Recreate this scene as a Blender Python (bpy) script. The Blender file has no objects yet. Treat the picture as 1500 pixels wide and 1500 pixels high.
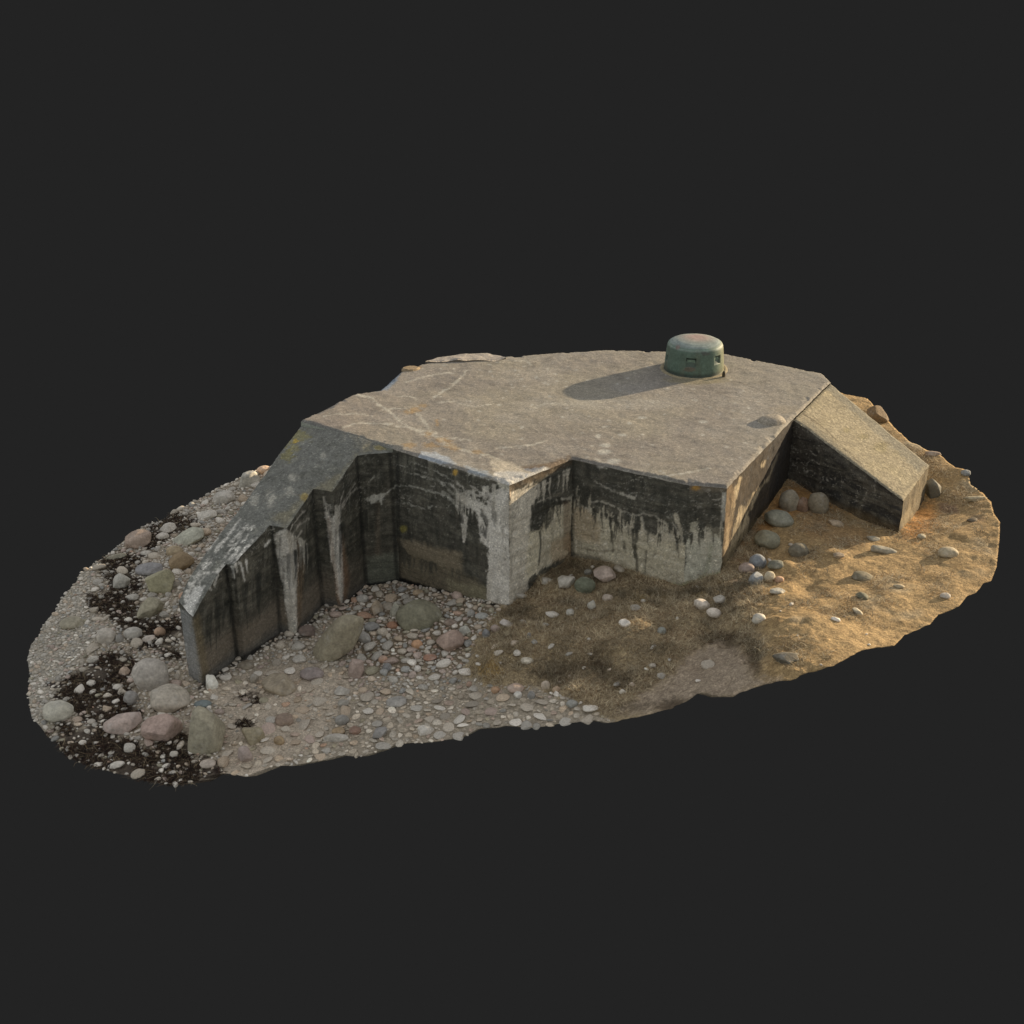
import bpy, math, random
import numpy as np
from mathutils import Matrix, Vector
from mathutils.geometry import delaunay_2d_cdt
random.seed(7); RNG = np.random.default_rng(11)
sc = bpy.context.scene; COL = sc.collection
# ------------------------------------------------------------------ camera
PITCH, ROLL, FPX, RES = math.radians(25.5), math.radians(-0.5), 1811.0, 1500.0
f = np.array([0, math.cos(PITCH), -math.sin(PITCH)]); x0 = np.array([1., 0, 0]); u0 = np.cross(x0, f)
CX = math.cos(ROLL)*x0 + math.sin(ROLL)*u0; CU = -math.sin(ROLL)*x0 + math.cos(ROLL)*u0
CAM = np.array([0.07673162, -27.36992186, 15.48338267])
cd = bpy.data.cameras.new('camera'); cam = bpy.data.objects.new('camera', cd); COL.objects.link(cam)
cd.sensor_width = 36; cd.lens = FPX/RES*36; cd.clip_end = 500
cam.matrix_world = Matrix(((CX[0], CU[0], -f[0], CAM[0]), (CX[1], CU[1], -f[1], CAM[1]), (CX[2], CU[2], -f[2], CAM[2]), (0, 0, 0, 1)))
sc.camera = cam
# ------------------------------------------------------------------ light
SUN_EL, SUN_AZ = math.radians(12.9), math.radians(30.7)     # azimuth from +X towards +Y
EXPO = 0.6
S = Vector((math.cos(SUN_AZ)*math.cos(SUN_EL), math.sin(SUN_AZ)*math.cos(SUN_EL), math.sin(SUN_EL)))
sl = bpy.data.lights.new('sun', 'SUN'); sl.energy = 5.0; sl.angle = math.radians(0.55); sl.color = (1.0, 0.80, 0.55)
so = bpy.data.objects.new('sun', sl); COL.objects.link(so); so.rotation_euler = S.to_track_quat('Z', 'Y').to_euler()
wd = bpy.data.worlds.new('World'); sc.world = wd; wd.use_nodes = True
nt = wd.node_tree; nt.nodes.clear()
N = nt.nodes.new
out = N('ShaderNodeOutputWorld'); bg = N('ShaderNodeBackground'); bg2 = N('ShaderNodeBackground'); mx = N('ShaderNodeMixShader')
sky = N('ShaderNodeTexSky'); sky.sky_type = 'NISHITA'; sky.sun_disc = False; sky.sun_elevation = SUN_EL; sky.sun_rotation = math.pi/2 - SUN_AZ
tint = N('ShaderNodeMixRGB'); tint.blend_type = 'MIX'; tint.inputs[0].default_value = 0.62; tint.inputs[2].default_value = (5.15, 4.95, 4.75, 1)
nt.links.new(sky.outputs[0], tint.inputs[1]); nt.links.new(tint.outputs[0], bg.inputs[0]); bg.inputs[1].default_value = 0.092
g = 0.0168/(2**EXPO); bg2.inputs[0].default_value = (g, g, g, 1)
tc = N('ShaderNodeTexCoord'); sx = N('ShaderNodeSeparateXYZ'); gt = N('ShaderNodeMath'); gt.operation = 'GREATER_THAN'; gt.inputs[1].default_value = 0.0
nt.links.new(tc.outputs['Generated'], sx.inputs[0]); nt.links.new(sx.outputs[2], gt.inputs[0]); nt.links.new(gt.outputs[0], mx.inputs[0])
nt.links.new(bg2.outputs[0], mx.inputs[1]); nt.links.new(bg.outputs[0], mx.inputs[2]); nt.links.new(mx.outputs[0], out.inputs[0])
sc.view_settings.view_transform = 'Standard'; sc.view_settings.look = 'None'; sc.view_settings.exposure = EXPO; sc.view_settings.gamma = 1
# ------------------------------------------------------------------ survey helpers: photo measurements -> metres
def up(px, py, z):
    d = FPX*f + (px-750)*CX - (py-750)*CU
    return CAM + (z-CAM[2])/d[2]*d
def proj(P):
    v = np.asarray(P, float) - CAM; k = v@f
    return 750 + FPX*(v@CX)/k, 750 - FPX*(v@CU)/k
def lat(ix, iy, iz, seed):
    h = (ix.astype(np.int64)*374761393 + iy.astype(np.int64)*668265263 + iz.astype(np.int64)*2147483647 + seed*1274126177) & 0xffffffff
    h = ((h ^ (h >> 13))*1103515245) & 0xffffffff; h = ((h ^ (h >> 16))*2654435761) & 0xffffffff
    return (h ^ (h >> 15))/4294967295.0
def vn(P, freq, seed=0):
    P = np.asarray(P, float)*freq; F = np.floor(P); t = P-F; t = t*t*(3-2*t); i = F.astype(np.int64); r = 0
    for a in (0, 1):
        for b in (0, 1):
            for c in (0, 1):
                w = (t[:, 0] if a else 1-t[:, 0])*(t[:, 1] if b else 1-t[:, 1])*(t[:, 2] if c else 1-t[:, 2])
                r = r + w*lat(i[:, 0]+a, i[:, 1]+b, i[:, 2]+c, seed)
    return r*2-1
def fbm(P, freq, seed=0, octv=4, gain=.5):
    s = 0; a = 1; n = 0
    for k in range(octv): s = s + a*vn(P, freq*2**k, seed+k*17); n += a; a *= gain
    return s/n
def lin(c):
    c = np.asarray(c, float)/255
    return np.where(c <= .04045, c/12.92, ((c+.055)/1.055)**2.4)
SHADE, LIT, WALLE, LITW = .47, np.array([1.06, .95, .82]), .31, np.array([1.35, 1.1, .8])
def soft(c, k=.6):      # albedo with part of its chroma taken out
    c = np.asarray(c, float); m = c.mean(-1, keepdims=True); return m+(c-m)*k
def ss(a, b, x):
    t = np.clip((x-a)/(b-a), 0, 1); return t*t*(3-2*t)
def rbf_fit(pts, z):
    pts = np.asarray(pts, float); n = len(pts)
    r = np.hypot(pts[:, None, 0]-pts[None, :, 0], pts[:, None, 1]-pts[None, :, 1]); K = np.where(r > 0, r*r*np.log(r+1e-9), 0)
    A = np.zeros((n+3, n+3)); A[:n, :n] = K + np.eye(n)*.02; A[:n, n] = 1; A[:n, n+1:] = pts; A[n, :n] = 1; A[n+1:, :n] = pts.T
    w = np.linalg.solve(A, np.r_[z, 0, 0, 0])
    def ev(x, y):
        x = np.atleast_1d(np.asarray(x, float)); y = np.atleast_1d(np.asarray(y, float)); o = w[n]+w[n+1]*x+w[n+2]*y
        for i in range(n):
            r2 = (x-pts[i, 0])**2+(y-pts[i, 1])**2; o = o + w[i]*.5*r2*np.log(r2+1e-12)
        return o
    return ev
# ---- the terrain's height, from spot heights
ZP = [(290,1003,-1.0),(581,850,-.8),(662,872,-.5),(743,885,-.2),(790,862,.1),(838,815,.36),(900,838,.42),(1002,855,.45),(1057,838,.85),(1110,760,1.12),(1154,700,1.36),
 (435,929,-.95),(499,888,-.87),(348,964,-1.0),(1085,880,.98),(1116,930,1.24),(1128,975,1.32),(1078,930,.72),(1075,955,.72),(1102,918,1.12),(1160,990,1.36),(1088,965,.95),(1040,905,.62),(1050,990,.75),(980,1010,.4),(950,930,.4),(860,940,.15),(870,1030,-.1),
 (900,880,.33),(820,900,.08),(780,1010,-.28),(700,1030,-.6),(740,940,-.25),(640,1010,-.8),(640,920,-.6),(560,950,-.85),(500,1080,-1.05),(400,1020,-1.02),(300,1130,-1.12),(150,1110,-1.15),
 (60,1000,-1.15),(100,900,-1.08),(200,850,-1.0),(280,780,-.92),(370,700,-.85),(1317,779,1.15),(1351,742,.98),(1440,840,1.3),(1440,760,1.4),(1400,690,1.45),(1300,620,1.45),(1300,920,1.3),(1200,850,1.22),(1130,860,1.1),(722,958,-.15),(694,955,-.5),(738,1002,-.3),(704,1003,-.68),(1220,770,1.1),(1160,775,1.2),(1380,870,1.3)]
ptsW = [tuple(up(a, b, c)) for a, b, c in ZP]
ptsW += [(-5.6, 8, -.5), (-4.6, 9.8, .7), (-3, 11.2, 1.5), (0, 12.2, 1.75), (0, 14, 1.3), (5, 13.2, 1.3), (2.5, 11.6, 1.9), (10, 13.5, 1.4), (12.5, 12, 1.5)]  # unseen ground behind the bunker, raised to shade the upper left beach
hgt0 = rbf_fit([p[:2] for p in ptsW], [p[2] for p in ptsW])
BUMPS = [(1078, 935, .7, -.16, .4), (1100, 968, 1.0, -.12, .3), (880, 968, .1, -.12, .4), (825, 985, -.05, -.10, .5), (905, 1000, .2, -.1, .3), (770, 925, -.1, .13, .4), (812, 945, 0, .1, .4), (935, 925, .35, .12, .5), (985, 950, .4, .1, .4), (720, 968, -.3, .12, .35), (850, 1010, 0, .08, .35), (960, 985, .4, -.07, .3), (1010, 905, .5, .12, .4), (1185, 860, 1.2, -.1, .5), (1090, 895, .9, .1, .3), (1240, 880, 1.25, .05, .5), (1220, 812, 1.2, .07, .4), (1150, 830, 1.15, .1, .35)]
BUMPS = [(*up(a, b, c)[:2], d, e) for a, b, c, d, e in BUMPS]
def hgt(x, y):
    x = np.atleast_1d(x).astype(float); y = np.atleast_1d(y).astype(float)
    P = np.c_[x, y, np.zeros_like(x)]
    h = hgt0(x, y); dn = ss(-.5, .1, h)
    for bx, by, bh, br in BUMPS: h = h + 1.5*bh*np.exp(-((x-bx)**2+(y-by)**2)/(br*br*.6))
    return h + .06*fbm(P, .9, 5, 3) + .022*fbm(P, 4, 9, 3) + dn*(.11*fbm(P, 1.9, 21, 3)+.035*fbm(P, 6, 22, 2))*(1-.7*ss(5.5, 7.5, x))
def gnd(px, py, dz=0.):
    z = 0.
    for _ in range(25):
        p = up(px, py, z+dz); z = .5*z + .5*float(hgt(p[0], p[1])[0])
    p = up(px, py, z+dz); return np.array([p[0], p[1], z])
# ------------------------------------------------------------------ object helpers
def tag(o, label=None, cat=None, group=None, kind=None):
    for k, v in (('label', label), ('category', cat), ('group', group), ('kind', kind)):
        if v: o[k] = v
    return o
def link(name, me, mat=None, parent=None):
    o = bpy.data.objects.new(name, me); COL.objects.link(o)
    if mat and not me.materials: me.materials.append(mat)
    if parent: o.parent = parent
    return o
def mesh(name, V, F, colr=None, smooth=True):
    me = bpy.data.meshes.new(name); V = np.asarray(V, np.float32); F = np.asarray(F, np.int32)
    me.vertices.add(len(V)); me.vertices.foreach_set('co', V.ravel())
    k = F.shape[1]; me.loops.add(F.size); me.loops.foreach_set('vertex_index', F.ravel())
    me.polygons.add(len(F)); me.polygons.foreach_set('loop_start', np.arange(0, F.size, k, dtype=np.int32)); me.polygons.foreach_set('loop_total', np.full(len(F), k, np.int32))
    me.polygons.foreach_set('use_smooth', np.full(len(F), smooth)); me.update(); me.validate()
    if colr is not None:
        a = me.color_attributes.new('Col', 'FLOAT_COLOR', 'POINT'); a.data.foreach_set('color', np.c_[np.clip(colr, .002, .9), np.ones(len(V))].astype(np.float32).ravel())
    return me
class Paint:
    """Colour of a real surface, vertex by vertex: stains, cracks, lichen, soil kinds and some painted shade measured off the photograph."""
    def __init__(s, V, base, E=1.):
        s.V = V; s.X, s.Y = proj(V); s.col = np.tile(lin(base)/E, (len(V), 1)); s.E = E
        s.n1 = fbm(V, 2.2, 3, 4); s.n2 = fbm(V, 9, 31, 3); s.n3 = fbm(V, 26, 77, 2)
        s.wx = 0*s.n1; s.wy = 0*s.n1
    def warp(s, a):
        s.wx = a*s.n2; s.wy = a*np.roll(s.n2, 0)*0 + a*fbm(s.V, 8, 91, 2)
    def mix(s, m, c, raw=False):
        c = np.asarray(c, float); C = c if raw else lin(c)/s.E
        m = np.clip(m, 0, 1)[:, None]; s.col = s.col*(1-m) + C*m
    def sd(s, pts):
        X = s.X+s.wx; Y = s.Y+s.wy; p = np.asarray(pts, float); d = np.full(len(X), 1e9); ins = np.zeros(len(X), bool)
        for (ax, ay), (bx, by) in zip(p, np.roll(p, -1, 0)):
            ex, ey = bx-ax, by-ay; t = np.clip(((X-ax)*ex+(Y-ay)*ey)/(ex*ex+ey*ey+1e-9), 0, 1)
            d = np.minimum(d, np.hypot(X-ax-t*ex, Y-ay-t*ey))
            c = ((ay > Y) != (by > Y)) & (X < (bx-ax)*(Y-ay)/(by-ay+1e-12)+ax); ins ^= c
        return np.where(ins, d, -d)
    def poly(s, pts, c, a=1., soft=2., rag=4., fine=2.):
        s.mix(a*ss(-soft, soft, s.sd(pts)+rag*s.n2+fine*s.n3), c)
    def line(s, pts, c, a=1., w=2., w1=None, soft=.8, rag=1., fine=1.):
        X = s.X+s.wx; Y = s.Y+s.wy; m = np.full(len(X), -1e9); w1 = w if w1 is None else w1; n = len(pts)-1
        for i, ((ax, ay), (bx, by)) in enumerate(zip(pts[:-1], pts[1:])):
            ex, ey = bx-ax, by-ay; t = np.clip(((X-ax)*ex+(Y-ay)*ey)/(ex*ex+ey*ey+1e-9), 0, 1)
            m = np.maximum(m, (w+(w1-w)*(i+t)/n)*.5-np.hypot(X-ax-t*ex, Y-ay-t*ey))
        s.mix(a*ss(-soft, soft, m+rag*s.n2*.6+fine*s.n3*.6)*np.clip(.9+.5*s.n1+.3*s.n2, .3, 1), c)
    def blob(s, cx, cy, rx, ry, c, a=1., soft=.4, rag=.5):
        d = np.hypot((s.X-cx)/rx, (s.Y-cy)/ry); s.mix(a*ss(1+soft, 1-soft, d+rag*s.n2+rag*.6*s.n3), c)
def resample(pts, step, closed=True):
    out = []; P = [np.array(p[:2], float) for p in pts]; m = len(P) if closed else len(P)-1
    for i in range(m):
        a, b = P[i], P[(i+1) % len(P)]; n = max(1, int(round(np.linalg.norm(b-a)/step)))
        out += [a+(b-a)*k/n for k in range(n)]
    if not closed: out.append(P[-1])
    return np.array(out)
def sheet(outline, step):
    B = resample(outline, step); lo, hi = B.min(0), B.max(0)
    gx, gy = np.meshgrid(np.arange(lo[0], hi[0], step), np.arange(lo[1], hi[1], step)); G = np.c_[gx.ravel(), gy.ravel()]
    G += RNG.uniform(-.22, .22, G.shape)*step
    ins = np.zeros(len(G), bool); d = np.full(len(G), 1e9); P = np.array([p[:2] for p in outline], float)
    for (ax, ay), (bx, by) in zip(P, np.roll(P, -1, 0)):
        ex, ey = bx-ax, by-ay; t = np.clip(((G[:, 0]-ax)*ex+(G[:, 1]-ay)*ey)/(ex*ex+ey*ey+1e-12), 0, 1)
        d = np.minimum(d, np.hypot(G[:, 0]-ax-t*ex, G[:, 1]-ay-t*ey)); ins ^= ((ay > G[:, 1]) != (by > G[:, 1])) & (G[:, 0] < (bx-ax)*(G[:, 1]-ay)/(by-ay+1e-12)+ax)
    G = G[ins & (d > .55*step)]; A = np.r_[B, G]; nb = len(B)
    r = delaunay_2d_cdt([Vector(p) for p in A.tolist()], [], [list(range(nb))], 1, 1e-6, False)
    V = np.array([tuple(v) for v in r[0]]); F = np.array([t for t in r[2] if len(t) == 3], np.int32)
    a, b, c = V[F[:, 0]], V[F[:, 1]], V[F[:, 2]]; cr = (b[:, 0]-a[:, 0])*(c[:, 1]-a[:, 1])-(b[:, 1]-a[:, 1])*(c[:, 0]-a[:, 0])
    F[cr < 0] = F[cr < 0][:, ::-1]
    c = (V[F[:, 0], :2]+V[F[:, 1], :2]+V[F[:, 2], :2])/3; k = np.zeros(len(c), bool)
    for (ax, ay), (bx, by) in zip(P, np.roll(P, -1, 0)): k ^= ((ay > c[:, 1]) != (by > c[:, 1])) & (c[:, 0] < (bx-ax)*(c[:, 1]-ay)/(by-ay+1e-12)+ax)
    return V, F[k & (np.abs(cr) > 1e-9)], B
def edge_dist(V, outline):
    d = np.full(len(V), 1e9); P = np.array([p[:2] for p in outline], float)
    for (ax, ay), (bx, by) in zip(P, np.roll(P, -1, 0)):
        ex, ey = bx-ax, by-ay; t = np.clip(((V[:, 0]-ax)*ex+(V[:, 1]-ay)*ey)/(ex*ex+ey*ey+1e-12), 0, 1)
        d = np.minimum(d, np.hypot(V[:, 0]-ax-t*ex, V[:, 1]-ay-t*ey))
    return d
# ------------------------------------------------------------------ materials
def mat_attr(name, rough=.9, specks=((70, .35), (22, .2)), bump=((60, .5, .01), (14, .5, .03)), objcolor=False, spec=.25, coord='Object', tooth=None):
    """Base colour = the surface's own colour, broken up by procedural grain; relief from noise bumps."""
    m = bpy.data.materials.new(name); m.use_nodes = True; t = m.node_tree; L = t.links.new; n = t.nodes.new; b = t.nodes['Principled BSDF']
    b.inputs['Roughness'].default_value = rough; b.inputs['Specular IOR Level'].default_value = spec
    if objcolor: a = n('ShaderNodeObjectInfo'); c = a.outputs['Color']
    else: a = n('ShaderNodeAttribute'); a.attribute_name = 'Col'; c = a.outputs['Color']
    tcn = n('ShaderNodeTexCoord'); vec = tcn.outputs[coord]
    if objcolor:
        oi = n('ShaderNodeObjectInfo'); ad = n('ShaderNodeVectorMath'); ad.operation = 'ADD'; ml = n('ShaderNodeMath'); ml.operation = 'MULTIPLY'; ml.inputs[1].default_value = 37.
        L(oi.outputs['Random'], ml.inputs[0]); L(vec, ad.inputs[0]); L(ml.outputs[0], ad.inputs[1]); vec = ad.outputs[0]
    for sc_, amt in specks:
        nz = n('ShaderNodeTexNoise'); nz.inputs['Scale'].default_value = sc_; nz.inputs['Detail'].default_value = 5; nz.inputs['Roughness'].default_value = .65; L(vec, nz.inputs['Vector'])
        mr = n('ShaderNodeMapRange'); mr.inputs['From Min'].default_value = .25; mr.inputs['From Max'].default_value = .75; mr.inputs['To Min'].default_value = 1-amt; mr.inputs['To Max'].default_value = 1+amt; L(nz.outputs['Fac'], mr.inputs['Value'])
        vm = n('ShaderNodeVectorMath'); vm.operation = 'SCALE'; L(c, vm.inputs[0]); L(mr.outputs[0], vm.inputs['Scale']); c = vm.outputs[0]
    if tooth:        # aggregate: little pale and dark grains
        vo = n('ShaderNodeTexVoronoi'); vo.inputs['Scale'].default_value = tooth[0]; L(vec, vo.inputs['Vector'])
        rp = n('ShaderNodeValToRGB'); rp.color_ramp.elements[0].position = .0; rp.color_ramp.elements[0].color = (.8, .8, .8, 1); rp.color_ramp.elements[1].position = .93; rp.color_ramp.elements[1].color = (1.12, 1.12, 1.12, 1)
        e = rp.color_ramp.elements.new(.97); e.color = (tooth[1],)*3+(1,)
        sp = n('ShaderNodeSeparateColor'); L(vo.outputs['Color'], sp.inputs[0]); L(sp.outputs[0], rp.inputs[0])
        vm = n('ShaderNodeVectorMath'); vm.operation = 'MULTIPLY'; L(c, vm.inputs[0]); L(rp.outputs[0], vm.inputs[1]); c = vm.outputs[0]
    if objcolor:     # weathering: pale mineral patches and dull lichen on the stone's own colour
        for s_, lo, colm, am in ((2.2, .56, (.55, .53, .48, 1), .35), (3.4, .6, (.16, .15, .09, 1), .5), (9, .62, (.12, .11, .10, 1), .55)):
            nz = n('ShaderNodeTexNoise'); nz.inputs['Scale'].default_value = s_; nz.inputs['Detail'].default_value = 6; nz.inputs['Roughness'].default_value = .7; L(vec, nz.inputs['Vector'])
            mr = n('ShaderNodeMapRange'); mr.inputs['From Min'].default_value = lo; mr.inputs['From Max'].default_value = lo+.12; mr.inputs['To Max'].default_value = am; L(nz.outputs['Fac'], mr.inputs['Value'])
            mm = n('ShaderNodeMixRGB'); mm.inputs[2].default_value = colm; L(mr.outputs[0], mm.inputs[0]); L(c, mm.inputs[1]); c = mm.outputs[0]
    L(c, b.inputs['Base Color']); prev = None
    for sc_, st, di in bump:
        nz = n('ShaderNodeTexNoise'); nz.inputs['Scale'].default_value = sc_; nz.inputs['Detail'].default_value = 4; L(vec, nz.inputs['Vector'])
        bp = n('ShaderNodeBump'); bp.inputs['Strength'].default_value = st; bp.inputs['Distance'].default_value = di; L(nz.outputs['Fac'], bp.inputs['Height'])
        if prev: L(prev, bp.inputs['Normal'])
        prev = bp.outputs[0]
    if prev: L(prev, b.inputs['Normal'])
    return m
M_ROOF = mat_attr('weathered_roof_concrete', specks=((45, .3), (11, .16)), bump=((70, .6, .012), (9, .3, .03)), tooth=(38, 1.5))
M_WALL = mat_attr('board_marked_concrete', specks=((50, .22), (7, .2)), bump=((60, .5, .012), (12, .4, .03)), tooth=(34, 1.4))
M_WING = mat_attr('sloping_concrete', specks=((50, .35), (8, .25)), bump=((60, .6, .014), (12, .5, .04)), tooth=(30, 1.6))
M_GND = mat_attr('shore_soil', specks=((28, .35), (7, .22)), bump=((40, .8, .03), (9, .6, .06)), tooth=(22, 1.35))
M_MET = mat_attr('painted_cast_steel', rough=.6, specks=((14, .22), (4, .2)), bump=((30, .2, .01),), spec=.4)
M_STONE = mat_attr('beach_stone', rough=.8, specks=((14, .3), (4, .28)), bump=((18, .5, .02), (5, .4, .05)), objcolor=True)
M_PEB = mat_attr('pebble_stone', rough=.85, specks=((24, .3), (6, .22)), bump=((30, .4, .02),))
M_FIB = mat_attr('dry_fibre', rough=.95, specks=(), bump=(), spec=.1)
# ------------------------------------------------------------------ terrain
edge_px = [(388,686),(372,690),(352,700),(325,712),(305,724),(275,740),(255,750),(243,764),(222,766),(197,780),(178,795),(150,818),(132,830),(115,843),(112,852),(88,880),(82,895),(62,917),(58,930),(45,945),(40,965),(44,990),(42,1022),(46,1050),(62,1068),(70,1080),(82,1086),(97,1108),(130,1122),(160,1130),(200,1140),(250,1151),(290,1146),(310,1135),(330,1133),(360,1138),(400,1122),(430,1122),(480,1112),(500,1106),(530,1108),(580,1090),(640,1086),(680,1078),(700,1068),(740,1063),(780,1066),(830,1058),(870,1055),(905,1057),(945,1048),(985,1038),(1005,1028),(1020,1017),(1050,1020),(1073,1021),(1110,1006),(1140,998),(1158,997),(1185,985),(1220,976),(1240,965),(1262,953),(1285,948),(1310,946),(1325,930),(1350,920),(1362,915),(1375,900),(1395,893),(1405,888),(1417,873),(1430,868),(1440,855),(1452,851),(1460,830),(1464,790),(1465,765),(1456,752),(1452,735),(1440,722),(1422,710),(1418,690),(1400,685),(1375,665),(1350,655),(1330,645),(1312,628),(1300,614)]
EDGE = [tuple(gnd(*q)[:2]) for q in edge_px] + [(11.6, 10.2), (9.5, 12.2), (6.5, 13.6), (3, 14.2), (0, 13.6), (-3, 12.2), (-4.8, 10.4)]
V2, F, B = sheet(EDGE, .045)
V = np.c_[V2, hgt(V2[:, 0], V2[:, 1])]
g = Paint(V, (114, 106, 93), SHADE*.9)
g.warp(5)
PEBBLE = [(30,640),(420,640),(560,840),(760,890),(700,935),(680,985),(760,1012),(870,1035),(960,1060),(940,1180),(20,1180)]
GRASS = [(745,878),(716,915),(695,940),(678,985),(720,1004),(780,1006),(830,1022),(870,1038),(900,1060),(940,1130),(1500,1100),(1500,560),(1150,560),(838,780)]
WEED = [[(144,962),(193,955),(200,983),(179,1000),(203,1042),(162,1052),(148,1059),(120,1050),(92,1028),(89,1010),(110,986)],
 [(92,1062),(148,1066),(182,1080),(210,1097),(245,1083),(269,1073),(280,1107),(314,1111),(328,1132),(293,1146),(238,1155),(186,1142),(134,1128),(90,1115),(78,1086)],
 [(148,823),(176,809),(203,816),(196,844),(210,858),(196,872),(203,893),(238,910),(269,906),(273,927),(252,938),(224,945),(203,952),(183,927),(165,906),(134,889),(131,872),(169,861),(155,844)],
 [(221,775),(255,757),(280,754),(286,768),(266,778),(235,789),(224,809),(210,802),(217,785)],
 [(350,1028),(362,1018),(378,1014),(368,1026)],[(350,1064),(360,1054),(368,1056),(358,1068)],[(290,1115),(318,1108),(320,1114),(300,1128)],[(222,940),(250,944),(262,962),(236,964)]]
SANDP = [(300,1015),(360,985),(440,968),(500,980),(520,1010),(480,1070),(440,1100),(400,1130),(330,1140),(325,1080),(330,1040)]
FINE = [(150,800),(130,880),(150,930),(100,985),(85,1060),(20,1080),(20,900),(80,840)]
g.poly(SANDP, (132, 122, 108), .85, 10, 10)
g.poly(FINE, (118, 114, 104), .8, 10, 8)
g.poly([(500,860),(600,855),(740,890),(700,940),(670,985),(560,990),(500,950)], (82, 72, 58), .8, 8, 10)
g.poly([(260,700),(400,640),(400,740),(300,880),(250,850)], (112, 104, 92), .8, 8, 8)
for w in WEED: g.poly(w, (44, 37, 31), .9, 7, 20, 10)
for _ in range(26):
    q = random.choice(WEED[:4]); cx, cy = random.choice(q); g.blob(cx+random.uniform(-14, 14), cy+random.uniform(-10, 10), random.uniform(4, 12), random.uniform(3, 7), (34, 26, 22), .9)
# dune: shaded matted grass and the sunlit sand share the same soils
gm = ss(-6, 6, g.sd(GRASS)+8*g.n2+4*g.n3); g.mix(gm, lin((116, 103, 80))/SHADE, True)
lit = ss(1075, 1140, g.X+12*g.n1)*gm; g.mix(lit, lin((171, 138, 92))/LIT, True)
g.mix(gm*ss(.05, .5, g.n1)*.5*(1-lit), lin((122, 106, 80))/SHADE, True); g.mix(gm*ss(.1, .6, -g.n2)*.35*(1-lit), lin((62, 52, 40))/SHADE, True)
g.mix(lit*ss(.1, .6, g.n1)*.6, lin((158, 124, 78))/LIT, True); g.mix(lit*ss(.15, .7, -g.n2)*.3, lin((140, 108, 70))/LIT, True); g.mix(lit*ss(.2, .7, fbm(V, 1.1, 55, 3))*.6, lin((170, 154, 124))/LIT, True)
GREY = [(985,985),(1010,955),(1048,937),(1080,942),(1097,962),(1104,990),(1140,1000),(1070,1025),(1000,1035),(950,1048),(900,1040),(940,1015)]
g.poly(GREY, (112, 101, 88), .8, 18, 16, 6); g.mix(ss(-10, 10, g.sd(GREY))*ss(.1, .6, fbm(V, 5, 57, 3))*.45, (80, 70, 58))  # bare sand patch; its dull grey is shade put into the colour
for cx, cy, rx, ry, cc in ((780, 930, 40, 10, (128, 112, 84)), (800, 960, 26, 8, (124, 108, 80)), (900, 960, 50, 14, (122, 108, 82)), (960, 900, 50, 10, (112, 96, 72)), (830, 1000, 22, 6, (58, 48, 38)), (790, 985, 18, 5, (62, 52, 40)), (880, 980, 14, 12, (58, 50, 40)), (740, 960, 20, 14, (120, 106, 78)), (1000, 930, 30, 8, (96, 80, 60)), (820, 880, 40, 8, (78, 62, 46)), (900, 905, 30, 6, (116, 98, 72)), (1090, 870, 16, 8, (120, 92, 56)), (860, 1035, 30, 8, (92, 82, 68)), (930, 1035, 30, 7, (70, 62, 50)), (760, 900, 20, 8, (66, 54, 42))): g.blob(cx, cy, rx, ry, cc, .6, .5, .8)
for p in [[(1035,932),(1062,926),(1102,934),(1106,948),(1088,946),(1060,938)],[(1096,950),(1110,955),(1116,985),(1102,978)],[(858,950),(876,948),(884,975),(900,1000),(886,992),(866,975)],[(800,990),(850,965),(875,955),(868,972),(815,1000)],[(900,985),(925,990),(932,1015),(912,1008)],[(960,1040),(985,1025),(1005,1024),(990,1042)]]:
    g.poly(p, (50, 40, 28), .7, 6, 6)
g.poly([(700,975),(725,965),(740,985),(712,1000)], (118, 92, 38), .6, 6, 4)
g.poly([(1040,850),(1100,830),(1110,850),(1000,880),(920,890),(930,870),(1000,872)], (92, 78, 44), .55, 5, 5)
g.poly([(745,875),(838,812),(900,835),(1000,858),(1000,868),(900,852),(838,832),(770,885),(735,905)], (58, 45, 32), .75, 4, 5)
g.poly([(1130,775),(1100,800),(1090,830),(1075,820),(1100,760),(1160,700),(1200,715),(1250,750),(1180,745)], (120, 84, 44), .5, 6, 5)
g.poly([(1340,745),(1368,735),(1372,765),(1345,790),(1318,785)], (158, 110, 58), .5, 10, 10)
g.poly([(1160,745),(1200,740),(1290,790),(1240,800),(1180,785)], (96, 72, 48), .35, 6, 5)
g.poly([(1372,738),(1400,740),(1404,752),(1380,750)], (92, 74, 62), .7, 4, 3)
g.poly([(1422,755),(1445,755),(1440,768),(1424,766)], (98, 80, 60), .5, 4, 3)
g.line([(560,848),(585,846),(650,866),(728,888)], (14, 12, 11), 1, 9, 5, 2, 3)  # darkness of the undercut gap at the wall foot, painted into the soil
g.line([(296,1006),(350,968),(411,932),(436,934),(474,893),(500,893),(540,858)], (24, 21, 18), .9, 9, 8, 3, 4)  # gap shade along the stepped wing's foot, painted into the soil
n = len(B)
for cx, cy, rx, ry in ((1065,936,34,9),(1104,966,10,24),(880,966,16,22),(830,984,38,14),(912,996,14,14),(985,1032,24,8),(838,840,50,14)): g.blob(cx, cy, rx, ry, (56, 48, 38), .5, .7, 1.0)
gi = g.n3; g.col *= (1+.18*g.n3+.12*g.n2)[:, None]
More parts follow.
